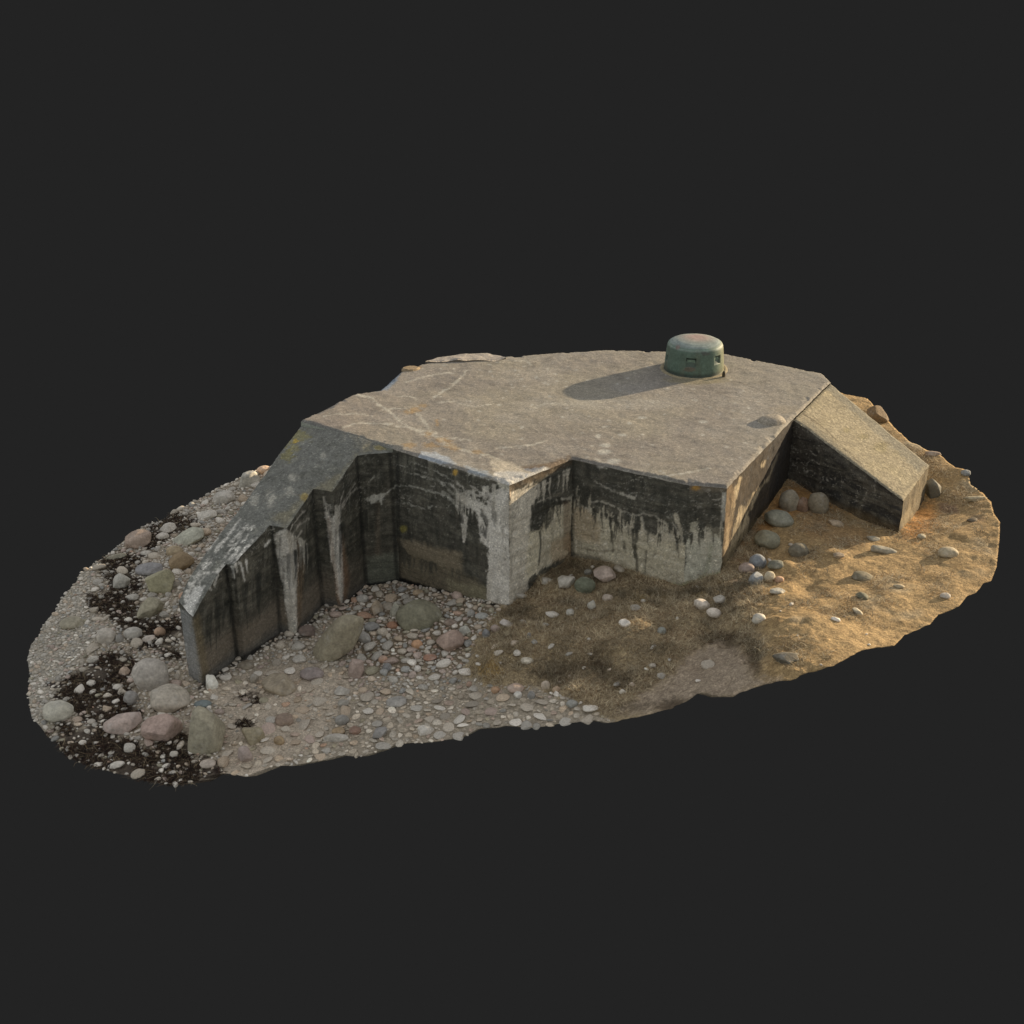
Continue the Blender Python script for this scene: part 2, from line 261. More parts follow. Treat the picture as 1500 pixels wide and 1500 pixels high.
# a rim turned under, so the scanned patch of shore has an edge of its own
bi = np.arange(n); Bz = V[:n].copy(); cen = np.array([0, 3, 0.])
under = Bz + (cen-Bz)*np.array([.03, .03, 0]); under[:, 2] = Bz[:, 2]-.18
V = np.r_[V, under]; nv = len(g.V); q = np.c_[bi, (bi+1) % n]
F = np.r_[F, np.c_[q[:, 1], q[:, 0], nv+q[:, 0]], np.c_[q[:, 1], nv+q[:, 0], nv+q[:, 1]]]
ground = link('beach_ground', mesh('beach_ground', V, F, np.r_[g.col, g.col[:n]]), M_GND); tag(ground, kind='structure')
GX, GY = g.X, g.Y
# ------------------------------------------------------------------ bunker
H = 3.2
bunker = bpy.data.objects.new('bunker', None); COL.objects.link(bunker)
tag(bunker, 'weathered grey concrete bunker with flat roof, stepped wing wall and green steel cupola', 'bunker')
def surf_noise(P):      # shared by every concrete face so that their edges stay closed
    o = np.c_[fbm(P, 1.7, 201, 4), fbm(P, 1.7, 302, 4), fbm(P, 1.3, 403, 4)]*[.025, .025, .02]
    o = o + .016*np.c_[fbm(P, 6, 204, 3), fbm(P, 6, 305, 3), 0*P[:, 0]]
    return P+o
RP = {'A': (440,615), 'B': (575,655), 'C': (745,708), 'D': (838,670), 'E': (1010,708), 'G': (1065,712), 'K': (1163,610), 'L': (1217,558), 'M': (1205,547), 'N': (1060,517), 'O': (890,512), 'P': (740,522), 'Q': (645,526), 'S': (590,541), 'T': (566,563), 'T2': (556,572), 'U': (520,576)}
R = {k: up(*v, H) for k, v in RP.items()}
W = {}
for k, q, z, zt in (('E0o', (277,990), -1, 1.08), ('E0i', (296,1003), -1, .88), ('P1', (348,964), -1, 1.65), ('P1b', (360,968), -1, 1.70), ('P2', (411,926), -.95, 2.1), ('P2b', (435,929), -.95, 2.08), ('P3', (473,888), -.9, 2.53), ('P3b', (499,888), -.87, 2.47), ('P4', (536,856), -.8, 3.02)):
    p = up(*q, z); W[k] = np.array([p[0], p[1], zt])
W['A'] = np.r_[R['A'][:2], 3.02]; W['B'] = np.r_[R['B'][:2], 3.05]
W['Tip'] = W['E0o']*.93+W['A']*.07; W['Tip'][2] = 1.36
wing_pts = [W[k] for k in ('A', 'Tip', 'E0o', 'E0i', 'P1', 'P1b', 'P2', 'P2b', 'P3', 'P3b', 'P4', 'B')]
mid = W['A']*.5+W['Tip']*.5
wz_ = rbf_fit([p[:2] for p in wing_pts]+[mid[:2]], [p[2] for p in wing_pts]+[mid[2]])
wz = lambda x, y: wz_(x, y)
LIP = .06
# roof sheet
ro = [R[k] for k in ('A', 'B', 'C', 'D', 'E', 'G', 'K', 'L', 'M', 'N', 'O', 'P', 'Q', 'S', 'T', 'T2', 'U')]
V2, F, B = sheet(ro, .04)
ed = edge_dist(V2, ro)
V = np.c_[V2, np.full(len(V2), H)]
chip = ss(.05, .5, fbm(V, 3.2, 64, 3))
V[:, 2] -= LIP*(1-ss(0, 1, (ed/(.05+.2*chip))+.4*fbm(V, 7, 61, 2)*(ed > 1e-4)))
V = surf_noise(V)
V[:, 2] += np.where(ed > 1e-4, .012*fbm(V, 4, 71, 3)*ss(0, .2, ed), 0)
r = Paint(V, (156, 143, 121), LIT)
r.mix(ss(-.3, .5, fbm(V, .55, 12, 3))*.55, (136, 124, 112)); r.mix(ss(.0, .6, fbm(V, .9, 44, 3))*.45, (166, 154, 136))
r.mix(ss(640, 470, r.X+.4*(r.Y-600))*.35, (142, 124, 112)); r.mix(ss(1000, 1180, r.X)*.3, (160, 148, 128))
r.blob(900, 592, 90, 8, (172, 160, 140), .6); r.blob(840, 590, 30, 6, (178, 165, 142), .4)
pale = (186, 174, 152)
r.warp(2.2)
CR = [([(520,577),(545,583),(553,592),(570,602),(590,620),(604,628),(640,634)],3),([(500,628),(520,620),(548,620),(575,622),(604,628),(628,640)],2.4),([(683,543),(676,552),(662,566),(648,574),(634,583)],2.6),([(612,607),(622,618),(628,630),(640,640),(650,648),(668,656)],5),([(583,581),(600,580),(610,585)],2),([(668,656),(690,662),(702,664),(720,668),(740,678)],3),([(728,657),(748,655),(780,652),(800,646)],1.8),([(474,610),(492,606),(530,606),(545,610)],1.5),([(560,600),(590,598),(610,604)],1.4),([(756,529),(768,528),(778,534)],2),
 ([(900,690),(930,698),(955,700),(1000,694),(1040,685)],2.2),([(872,672),(890,682),(915,688),(930,698)],3),([(590,560),(640,548),(660,546)],1.2),([(640,590),(665,588),(690,596),(720,592)],1.2),([(604,628),(640,640),(690,645)],1.4),([(780,600),(800,590),(830,592)],1.2)]
for p, w in CR: r.line(p, pale, 1., w, None, 1., 1.6, 1.6)
for p in ([(1084,560),(1100,566),(1125,576)],[(1066,580),(1068,600),(1064,605)],[(1014,596),(1020,590),(1024,594)]): r.line(p, (92, 82, 70), .5, 1.2)
lich = (168, 134, 86)
for q in ((598,604,7,3),(609,600,9,4),(619,594,6,3),(600,652,9,4),(632,652,10,4),(662,655,12,5),(646,645,7,4),(628,636,5,4),(655,646,6,3),(700,662,10,3),(640,618,3,5)): r.blob(q[0], q[1], q[2]*.9, q[3]*.9, lich, .6, .5, 1.1)
for _ in range(150):
    cx, cy = random.uniform(640, 1120), random.uniform(530, 700); r.blob(cx, cy, random.uniform(1, 3.2), random.uniform(.7, 1.6), (190, 180, 160), .6)
for q in ((876,639,4,3),(887,652,8,3),(912,637,6,2),(885,662,9,4),(1030,618,6,2),(940,612,6,2),(922,620,4,2),(898,676,10,4)): r.blob(*q, (192, 182, 162), .75)
# broken rim: pale spalls, rust and damp
r.poly([(715,668),(745,676),(775,690),(800,690),(775,706),(752,716),(736,706),(722,690)], (196, 178, 150), .95, 3, 4)
r.poly([(765,684),(800,678),(836,668),(838,676),(800,690),(775,690)], (112, 90, 66), .8, 3, 3); r.poly([(770,688),(795,685),(812,690),(790,698)], (150, 150, 148), .7, 2, 3)
r.poly([(618,662),(640,664),(660,672),(668,680),(640,680),(612,672)], (176, 176, 172), .9, 2, 3); r.poly([(680,682),(712,690),(724,698),(690,694)], (170, 170, 164), .85, 2, 3)
r.poly([(440,613),(575,652),(575,664),(436,622)], (122, 120, 108), .7, 3, 2)
r.poly([(546,572),(560,566),(572,556),(578,546),(590,538),(580,560),(566,572)], (128, 136, 142), .9, 2, 2); r.blob(606, 537, 10, 4, (168, 132, 84), .7)
r.line([(838,668),(900,684),(1010,708),(1065,712)], (88, 84, 76), .55, 4, 4, 1.5, 3)
r.poly([(720,692),(745,690),(775,693),(806,684),(798,698),(770,708),(748,716),(730,706)], (208, 196, 176), .95, 2, 3)
r.blob(1020, 556, 46, 7, (150, 134, 98), .6, .25, .3)
r.blob(1150, 600, 20, 6, (160, 140, 108), .3)
r.col *= (1+.10*r.n3+.08*r.n2)[:, None]
tone = fbm(V, 14, 88, 3); r.col *= (1+.2*tone)[:, None]*(1-.22*ss(.1, .6, fbm(V, 2.4, 89, 4)))[:, None]
r.mix(ss(.012, .0, np.abs(fbm(V, 1.1, 90, 4)))*.35*ss(0, .3, fbm(V, .7, 93, 2)), (186, 174, 152)); r.mix(ss(.008, .0, np.abs(fbm(V, 1.6, 94, 4)))*.4*ss(0, .3, fbm(V, .8, 95, 2)), (86, 76, 64))
link('roof', mesh('roof', V, F, r.col*[.905, .895, .885]), M_ROOF, bunker)
# walls
def wall(name, pts, zb, ztops, paint, mat=None, step=.03, board=.008, gaps=True, parent=None):
    """One vertical wall face following the plan points in order; ztops gives the height of the top at each point or a function."""
    P = resample(pts, step, False); s = np.r_[0, np.cumsum(np.hypot(*np.diff(P, axis=0).T))]
    if callable(ztops): zt = ztops(P[:, 0], P[:, 1])
    else:
        pa = np.array([p[:2] for p in pts]); sa = np.r_[0, np.cumsum(np.hypot(*np.diff(pa, axis=0).T))]; zt = np.interp(s, sa, ztops)
    nz = int((max(zt)-zb)/step); t = np.linspace(0, 1, nz+1)
    X = np.repeat(P[:, 0], nz+1); Y = np.repeat(P[:, 1], nz+1); Z = (zb+(zt[:, None]-zb)*t[None, :]).ravel()
    V = np.c_[X, Y, Z]; d = np.gradient(P, axis=0); nrm = np.c_[d[:, 1], -d[:, 0]]; nrm /= np.linalg.norm(nrm, axis=1)[:, None]; nrm = np.repeat(nrm, nz+1, 0)
    m = len(P)
    # board marks: each board stands a few mm in or out of its neighbour; corners and top keep still
    inner = np.repeat(ss(0, .06, np.minimum(s, s[-1]-s)), nz+1)*ss(0, .05, (np.repeat(zt, nz+1)-Z))
    bd = (lat(np.floor(Z/.16).astype(int), np.zeros(len(Z), int), np.full(len(Z), int(abs(P[0, 0])*31)), 5)-.5)*board*2
    V[:, :2] += nrm*((bd+.02*fbm(V, 3, 222, 3)*1)*inner)[:, None]
    V = surf_noise(V)
    i = np.arange(m-1)[:, None]*(nz+1)+np.arange(nz)[None, :]; i = i.ravel()
    F = np.c_[i, i+nz+1, i+nz+2, i+1]
    p = Paint(V, (60, 58, 52), WALLE); ns = fbm(V*[1, 1, .13], 13, 414, 3); p.n2 = .45*p.n2+.75*ns; p.s = np.repeat(s, nz+1); p.z = Z; p.zt = np.repeat(zt, nz+1); p.L = s[-1]
    paint(p)
    if np.mean(p.E) < .6: p.col = np.where((p.col.mean(1)*np.mean(p.E) > .13)[:, None], p.col*.9, p.col)
    lum = p.col.mean(1)*np.mean(p.E); br = ss(.09, .16, lum)*(np.mean(p.E) < .6); dk = 1-ss(.03, .08, lum)
    p.mix(br*ss(-.1, .5, fbm(V*[1, 1, .35], 3.5, 431, 4))*.42, (96, 90, 79)); p.mix(br*ss(.05, .5, fbm(V*[1, 1, .2], 7, 432, 3))*.4, (84, 80, 70))
    p.mix(br*ss(.03, .0, np.abs(fbm(V, 2.6, 433, 4)))*.5, (52, 48, 42)); p.mix(br*ss(.2, .6, fbm(V, 16, 434, 2))*.35, (150, 146, 136))
    vz = ss(-.1, .4, fbm(V, 1.2, 435, 2)); up_ = ss(1.0, 1.7, p.z)
    p.mix(dk*vz*up_*ss(.028, .004, np.abs(fbm(V*[1, 1, 1.8], 2.2, 436, 4)))*.55, (112, 109, 101)); p.mix(dk*up_*ss(.02, .0, np.abs(fbm(V*[1, 1, 2.2], 3.1, 437, 3)))*.35, (96, 94, 86))
    seam = np.abs((Z/.16) % 1-.5) > .44
    p.col *= np.where(seam & (p.n2 > -.2), np.where(lum > .1, .92, .76), 1)[:, None]; p.col *= (1+.13*p.n3+.14*p.n2)[:, None]
    return link(name, mesh(name, V, F, p.col), mat or M_WALL, parent or bunker)
def fingers(p, pts, n, c, lo, hi, w, sgn=1, a=.9, seed=1):
    rr_ = random.Random(seed)
    for _ in range(n):
        i = rr_.randrange(len(pts)-1); t = rr_.random(); x = pts[i][0]+(pts[i+1][0]-pts[i][0])*t; y = pts[i][1]+(pts[i+1][1]-pts[i][1])*t
        L = rr_.uniform(lo, hi); ww = rr_.uniform(*w); p.line([(x, y-3*sgn), (x+rr_.uniform(-2, 2), y+L*.5*sgn), (x+rr_.uniform(-3, 3), y+L*sgn)], c, a, ww, .4, .7, 1.2, 1.2)
BLK = (42, 41, 36); GRY = (112, 108, 100); WHT = (138, 134, 126); BRN = (78, 68, 54); DRK = (22, 22, 20)
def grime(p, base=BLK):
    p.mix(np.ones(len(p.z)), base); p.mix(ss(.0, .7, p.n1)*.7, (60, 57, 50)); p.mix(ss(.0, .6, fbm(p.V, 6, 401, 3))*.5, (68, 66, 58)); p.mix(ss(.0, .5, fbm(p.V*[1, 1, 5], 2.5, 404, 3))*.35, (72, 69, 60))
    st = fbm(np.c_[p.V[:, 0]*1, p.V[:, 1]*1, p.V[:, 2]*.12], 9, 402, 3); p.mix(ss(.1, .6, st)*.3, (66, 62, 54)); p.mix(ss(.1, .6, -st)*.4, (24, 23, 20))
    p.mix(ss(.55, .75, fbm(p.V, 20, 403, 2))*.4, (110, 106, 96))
def p_BC(p):
    grime(p)
    p.poly([(583,790),(600,792),(675,810),(676,840),(640,832),(600,820)], (86, 78, 64), .75, 5, 6); p.poly([(575,800),(600,805),(700,850),(720,870),(720,895),(575,860)], (70, 64, 52), .75, 6, 8)
    p.poly([(655,850),(690,855),(715,860),(716,890),(660,872)], (84, 80, 64), .6, 5, 5)
    p.warp(3)
    for q, w in (([(572,718),(580,711),(600,712),(640,722),(668,732)],2),([(570,735),(600,738),(620,745),(640,742)],1.4),([(590,690),(630,700),(660,710),(680,722)],1.6),([(600,676),(640,690),(665,705)],1.2),([(575,680),(600,684),(625,694)],1),([(645,705),(655,715),(672,728)],2),([(650,722),(666,735)],5)):
        p.line(q, (112, 110, 102), .6, w, None, .8, 2, 2)
    wh = (140, 136, 128)
    p.poly([(712,735),(726,718),(746,715),(748,885),(712,890),(714,830),(712,790),(706,770)], wh, 1, 2, 3, 3)
    p.poly([(670,725),(690,728),(716,742),(722,760),(716,775),(700,752),(690,745),(676,738)], wh, .9, 2, 2.5, 3)
    p.poly([(674,750),(686,758),(682,792),(678,795)], wh, .85, 1.5, 2, 2); p.poly([(695,738),(706,750),(715,785),(718,815),(704,790),(700,765)], wh, .95, 2, 2.5, 3)
    for q in ([(690,712),(704,722),(722,728)],[(670,705),(680,718),(712,728)],[(676,722),(700,726),(720,724)],[(705,712),(716,722)],[(664,712),(672,722)]): p.line(q, (128, 124, 116), .8, 2.2, 3.5, 1, 2, 2)
    p.poly([(706,745),(716,762),(714,772),(704,756)], BLK, .8, 1.5, 2); p.poly([(722,738),(728,752),(727,775),(722,760)], BLK, .6, 1.5, 2)
    p.wx *= 0; p.wy *= 0
    p.poly([(612,662),(640,666),(668,680),(660,684),(630,676)], (176, 174, 168), .9, 2, 3); p.poly([(680,680),(722,696),(716,702),(688,694)], (160, 158, 150), .8, 2, 3); p.poly([(726,700),(752,712),(748,722),(732,712)], (150, 146, 134), .7, 2, 2)
    fingers(p, [(668, 728), (700, 720), (730, 712)], 22, (132, 128, 119), 8, 40, (2, 5), 1, .85, 5); fingers(p, [(672, 760), (700, 770), (716, 790)], 12, (36, 35, 31), 8, 30, (2, 5), -1, .8, 6); fingers(p, [(676, 840), (600, 820), (583, 800)], 20, (44, 42, 36), 6, 24, (3, 8), 1, .7, 7); fingers(p, [(590, 670), (700, 700)], 18, (70, 68, 60), 10, 50, (2, 6), 1, .5, 8)
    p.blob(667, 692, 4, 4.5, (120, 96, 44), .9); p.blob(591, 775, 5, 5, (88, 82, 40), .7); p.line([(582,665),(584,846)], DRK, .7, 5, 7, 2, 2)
    p.line([(560,853),(585,850),(650,868),(728,890)], (9, 9, 8), 1, 10, 5, 2, 3)  # near-black foot: shade of the undercut gap put into the wall colour
def p_CD(p):
    grime(p); wh = (132, 127, 116)
    p.poly([(746,722),(770,715),(792,718),(782,738),(776,770),(776,800),(774,840),(770,868),(744,892)], wh, 1, 2, 3, 3)
    p.poly([(775,780),(792,775),(806,745),(838,735),(838,760),(832,812),(800,830),(770,850)], (130, 124, 108), .95, 2, 4, 3)
    p.warp(3)
    for q in ([(792,718),(800,708),(806,706)],[(785,738),(800,730),(820,732),(838,729)],[(775,720),(784,700),(792,690)],[(768,716),(776,706)]): p.line(q, (120, 116, 106), .75, 2.4, 3.5, 1, 2, 2)
    p.wx *= 0; p.wy *= 0
    p.poly([(776,760),(788,756),(790,776),(778,778)], BLK, .9, 1.5, 2); p.poly([(795,762),(808,745),(810,760),(800,778)], BLK, .85, 1.5, 2); p.line([(791,778),(792,800),(789,828)], DRK, .85, 3, 2, 1, 1.5)
    fingers(p, [(752, 724), (790, 712), (836, 690)], 20, (124, 119, 108), 8, 30, (2, 4.5), 1, .8, 9); fingers(p, [(778, 745), (800, 735), (838, 730)], 18, (34, 33, 28), 10, 45, (2, 5), 1, .85, 10)
    p.line([(830,740),(832,800)], (58, 44, 32), .6, 10, 14, 3, 3); p.poly([(806,795),(838,780),(838,815),(808,825)], (92, 76, 56), .55, 4, 4)
    p.poly([(746,708),(838,668),(838,680),(748,720)], (50, 43, 34), .9, 2, 2); p.line([(745,728),(790,706),(838,688)], DRK, .8, 1.2); p.blob(742, 725, 6, 8, (118, 88, 48), .5)
    p.line([(752,740),(748,800),(750,850)], (70, 68, 60), .6, 2.5, 2, 1, 2)
def p_DE(p):
    grime(p)
    top = [(838,733),(850,740),(872,750),(900,765),(915,775),(930,780),(950,782),(985,790),(1010,800)]
    p.poly(top+[(1015,860),(838,850)], (124, 118, 102), .97, 2, 4, 4)
    p.poly([(838,745),(846,735),(868,752),(880,770),(878,800),(842,790)], (112, 98, 78), .6, 4, 4)
    p.warp(3)
    for q in ([(838,728),(846,738),(870,748)],[(862,735),(882,735),(900,742)],[(905,744),(925,755),(945,752),(975,765)],[(940,756),(944,778)],[(970,770),(990,790)],[(985,765),(1000,790)],[(870,705),(905,722),(930,730)],[(908,722),(930,728)]): p.line(q, (118, 114, 104), .65, 1.8, 3, .8, 2, 2)
    for q in (([(940,778),(950,782),(965,800)],5),([(990,755),(996,775),(998,800)],5)): p.line(q[0], (124, 118, 104), .8, q[1], 6, 1.2, 2)
    for q, a in (([(929,790),(932,815),(933,845)],6),([(946,808),(945,838)],4),([(897,780),(898,808)],4),([(914,795),(916,810)],3.5),([(922,805),(924,812)],2)): p.line(q, (28, 27, 22), .9, a, a*.7, 1.2, 2)
    p.wx *= 0; p.wy *= 0
    fingers(p, top, 34, (124, 118, 104), 6, 26, (2, 6), -1, .9, 3); fingers(p, top, 30, (36, 35, 30), 8, 34, (2, 5), 1, .9, 4)
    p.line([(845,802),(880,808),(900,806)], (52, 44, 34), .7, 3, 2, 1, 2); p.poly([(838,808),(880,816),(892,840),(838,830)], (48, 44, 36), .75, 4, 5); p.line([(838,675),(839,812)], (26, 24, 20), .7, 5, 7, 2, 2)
    p.poly([(925,845),(1010,856),(1010,872),(925,862)], (66, 70, 44), .6, 3, 4); p.blob(880, 683, 5, 3, (120, 118, 112), .7)
def p_EG(p):
    grime(p); p.mix(ss(724, 716, p.Y)*.8, (74, 68, 58))
    p.poly([(1005,792),(1018,782),(1030,790),(1040,775),(1055,790),(1064,785),(1064,870),(1000,880)], (122, 120, 108), .97, 2, 4, 4); p.line([(1061,724),(1060,760)], (140, 138, 130), .75, 5, 7, 1.5, 3); p.poly([(1012,768),(1022,760),(1024,795),(1012,800)], (122, 118, 104), .6, 2, 4, 3)
    fingers(p, [(1010, 790), (1062, 788)], 14, (126, 122, 110), 8, 30, (2, 5), -1, .9, 11); fingers(p, [(1010, 785), (1062, 783)], 12, (38, 37, 32), 8, 30, (2, 5), 1, .85, 12)
    p.line([(1042,800),(1035,835),(1015,860)], (60, 62, 46), .6, 4, 5, 2, 3); p.poly([(1000,856),(1058,836),(1060,850),(1010,876)], (76, 86, 38), .6, 3, 4); p.blob(1020, 715, 6, 4, (110, 84, 40), .8)
    p.mix(ss(840, 800, p.Y)*ss(.2, .6, p.n2)*.4, (52, 50, 44)); p.poly([(1035,770),(1060,775),(1062,790),(1040,786)], (90, 86, 74), .5, 3, 4)
def p_GK(p):
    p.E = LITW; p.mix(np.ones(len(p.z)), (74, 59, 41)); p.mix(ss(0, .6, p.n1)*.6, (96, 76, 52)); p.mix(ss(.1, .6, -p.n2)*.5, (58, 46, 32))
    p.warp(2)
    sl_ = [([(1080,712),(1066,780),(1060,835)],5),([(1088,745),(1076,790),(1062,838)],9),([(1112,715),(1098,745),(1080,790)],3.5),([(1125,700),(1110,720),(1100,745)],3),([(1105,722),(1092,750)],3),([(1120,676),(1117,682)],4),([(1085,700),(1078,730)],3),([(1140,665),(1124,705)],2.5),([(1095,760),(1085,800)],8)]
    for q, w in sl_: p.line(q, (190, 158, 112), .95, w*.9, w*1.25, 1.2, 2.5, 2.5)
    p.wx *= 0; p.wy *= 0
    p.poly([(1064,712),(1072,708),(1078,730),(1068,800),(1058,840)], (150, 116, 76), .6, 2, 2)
    p.mix(ss(.1, .5, fbm(p.V*[1, 1, .3], 6, 441, 3))*.55, (52, 43, 32)); p.mix(ss(1120, 1135, p.X)*.6, (60, 52, 42)); p.mix(ss(.4, .1, p.z-1.0)*.35, (120, 96, 50))  # mottling; right end painted darker for the wing wall's shadow
def p_wingL(p):
    grime(p, (38, 37, 32)); zz = p.z+.12*p.n1
    p.mix(ss(.35, .0, zz+.25)*.85*ss(540, 450, p.X), (72, 66, 57)); p.mix(ss(.5, -.1, zz)*.3, (68, 62, 54)); p.mix(ss(-.55, -.9, zz)*.75, (50, 50, 48))
    wh = (134, 131, 124)
    p.warp(2)
    p.poly([(402,782),(417,775),(432,785),(437,820),(434,870),(437,932),(425,930),(416,865),(408,830)], wh, 1, 2, 2, 2)
    p.poly([(436,790),(446,830),(440,900),(436,930),(434,850)], (80, 66, 50), .6, 4, 3)
    p.poly([(477,740),(484,758),(490,755),(497,740),(500,790),(504,860),(500,885),(495,870),(482,800)], wh, .95, 1.8, 2, 2); p.poly([(502,780),(512,850),(506,885),(500,860)], (82, 64, 48), .6, 4, 3); p.line([(481,760),(490,830),(498,888)], (96, 70, 46), .35, 5, 5, 2)
    for q in ([(420,785),(432,765),(446,748)],[(424,790),(438,768),(452,760)],[(428,795),(442,778)],[(500,745),(508,725),(520,708)],[(503,742),(514,722),(528,712)],[(498,738),(503,720)],[(478,745),(474,728)],[(400,775),(398,765)]): p.line(q, (120, 116, 108), .6, 1.3, 2.5, .8, 1.5, 1.5)
    for q in ([(340,830),(343,848)],[(352,825),(358,850)],[(360,822),(362,838)],[(345,826),(347,838)],[(318,842),(314,858)],[(300,850),(310,864)],[(390,800),(396,790)]): p.line(q, (140, 138, 132), .85, 4, 2, 1.2, 1.5, 2)
    p.poly([(262,890),(281,903),(300,1010),(276,1000)], (92, 92, 90), .75, 3, 3); p.poly([(281,905),(292,900),(306,980),(296,1003)], (74, 66, 50), .6, 4, 4)
    p.poly([(535,730),(548,724),(562,724),(560,740),(555,732),(545,738)], (122, 120, 112), .8, 1.5, 2); p.line([(553,738),(553,810)], (68, 60, 50), .5, 6, 8, 3, 2); p.line([(563,725),(575,715),(590,712)], (122, 120, 112), .7, 2); p.line([(540,706),(548,698)], (110, 108, 100), .6, 2)
    p.poly([(536,815),(585,810),(585,855),(536,862)], (58, 62, 54), .5, 6, 6)
    p.wx *= 0; p.wy *= 0
    fingers(p, [(404, 784), (436, 790), (450, 800)], 16, (116, 113, 105), 10, 45, (1.5, 4), 1, .7, 13); fingers(p, [(478, 742), (500, 745)], 10, (116, 113, 105), 10, 50, (1.5, 3.5), 1, .7, 14); fingers(p, [(300, 905), (400, 830), (470, 790), (560, 740)], 40, (26, 26, 23), 15, 70, (3, 9), 1, .6, 15); fingers(p, [(300, 900), (400, 800), (470, 740), (570, 690)], 26, (66, 64, 57), 15, 60, (2, 6), 1, .5, 16)
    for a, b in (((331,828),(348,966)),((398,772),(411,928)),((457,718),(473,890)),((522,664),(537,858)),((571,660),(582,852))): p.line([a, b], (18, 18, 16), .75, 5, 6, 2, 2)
    p.line([(296,1006),(350,968),(411,930),(436,932),(474,891),(500,891),(540,858),(582,852)], (16, 15, 14), .9, 6, 7, 2, 3)  # foot of the stepped face painted dark for the shade in the gap
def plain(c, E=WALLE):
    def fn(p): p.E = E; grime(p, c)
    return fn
WB = -1.5
top_all = lambda k: H-LIP
def seg(name, a, b, zb, fn, **kw): return wall(name, [R[a], R[b]], zb, [H-LIP, H-LIP], fn, **kw)
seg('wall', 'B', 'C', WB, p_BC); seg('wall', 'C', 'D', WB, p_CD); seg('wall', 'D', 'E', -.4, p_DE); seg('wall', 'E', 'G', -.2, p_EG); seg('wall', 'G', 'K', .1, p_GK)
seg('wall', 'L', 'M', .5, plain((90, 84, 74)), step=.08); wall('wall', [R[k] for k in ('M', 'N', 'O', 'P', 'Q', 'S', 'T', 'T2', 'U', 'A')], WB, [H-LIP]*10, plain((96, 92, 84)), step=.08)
# left wing wall: stepped inner face, sloping top, outer face, and the fascia of the roof above it
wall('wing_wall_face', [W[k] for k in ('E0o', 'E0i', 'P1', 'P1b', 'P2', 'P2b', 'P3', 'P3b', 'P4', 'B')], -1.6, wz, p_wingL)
wall('wing_wall_face', [W[k] for k in ('A', 'Tip', 'E0o')], -1.6, wz, plain((92, 90, 84)), step=.06)
def p_fascia(p):
    p.mix(np.ones(len(p.z)), (92, 94, 86)); p.mix(ss(0, .6, p.n2)*.6, (70, 72, 66)); p.mix(ss(500, 560, p.X)*.5, (66, 64, 56))
    p.blob(437, 632, 6, 8, (122, 110, 50), .6)
wall('fascia', [R['A'], R['B']], 2.7, [H-LIP, H-LIP], p_fascia)
V2, F, B = sheet([W[k] for k in ('A', 'Tip', 'E0o', 'E0i', 'P1', 'P1b', 'P2', 'P2b', 'P3', 'P3b', 'P4', 'B')], .035)
V = surf_noise(np.c_[V2, wz(V2[:, 0], V2[:, 1])])
w_ = Paint(V, (82, 82, 77), .42)
w_.mix(ss(-.2, .6, w_.n1)*.6, (72, 72, 66)); w_.mix(ss(.1, .6, fbm(V, 5, 501, 3))*.5, (100, 99, 90)); w_.mix(ss(.1, .7, -w_.n2)*.4, (58, 58, 53))
w_.warp(3)
for q in [(374,733,6,8),(424,720,6,6),(397,733,6,8),(398,730,5,6),(474,668,5,4),(428,700,5,5),(430,750,3,2)]: w_.blob(*q, (128, 125, 115), .6, .5, 1.4)
for q in ((436,640,16,9),(428,655,9,8),(420,668,8,8)): w_.blob(*q, (104, 98, 58), .5, .5, 1.2)
w_.blob(434, 646, 5, 3, (130, 110, 48), .7, .4, 1)
w_.poly([(395,760),(420,772),(455,716),(486,722),(520,664),(545,662),(540,650),(500,690),(470,706),(430,740)], (92, 86, 66), .5, 5, 5); w_.blob(446, 728, 6, 6, (116, 100, 50), .6); w_.blob(560, 655, 12, 4, (110, 100, 56), .5)
for q in ([(352,760),(330,790),(318,805)],[(362,768),(345,795),(330,815)],[(368,775),(352,800),(338,820)],[(376,785),(360,805),(345,822)],[(378,795),(366,806)],[(345,745),(325,775),(305,805)],[(372,770),(350,780),(335,800)],[(310,820),(295,842),(280,858)],[(320,838),(300,840),(285,865),(270,890)],[(305,820),(285,850),(272,875)],[(330,828),(318,838)]):
    w_.line(q, (146, 143, 135), .8, 2.5, 4.5, 1.5, 4, 5)
w_.poly([(268,893),(275,870),(290,858),(300,858),(285,890),(280,905)], (150, 148, 142), .8, 2, 3)
w_.col *= (1+.25*w_.n3+.15*w_.n2)[:, None]
link('wing_wall_top', mesh('wing_wall_top', V, F, w_.col), M_WING, bunker)
# right wing wall: a thick sloping buttress
r1 = up(1317, 779, 1.15); R1 = np.array([r1[0], r1[1], 2.06]); R2 = up(1361, 681, 2.06)
KK = np.r_[R['K'][:2], H]; LL = np.r_[R['L'][:2], H]
ww = [KK, R1, R2, LL]
A_ = np.c_[[p[:2] for p in ww], np.ones(4)]; cf = np.linalg.lstsq(A_, np.array([3.13, 2.06, 2.06, 3.13]), rcond=None)[0]
wr = lambda x, y: cf[0]*np.asarray(x)+cf[1]*np.asarray(y)+cf[2]
V2, F, B = sheet(ww, .035); ed = edge_dist(V2, ww)
V = np.c_[V2, wr(V2[:, 0], V2[:, 1])]; V[:, 2] -= .03*(1-ss(0, .08, ed)); V = surf_noise(V)
q_ = Paint(V, (162, 144, 112), LIT*1.1)
q_.mix(ss(-.2, .5, q_.n1)*.5, (172, 152, 114)); q_.mix(ss(.1, .6, fbm(V, 5, 601, 3))*.45, (132, 116, 90))
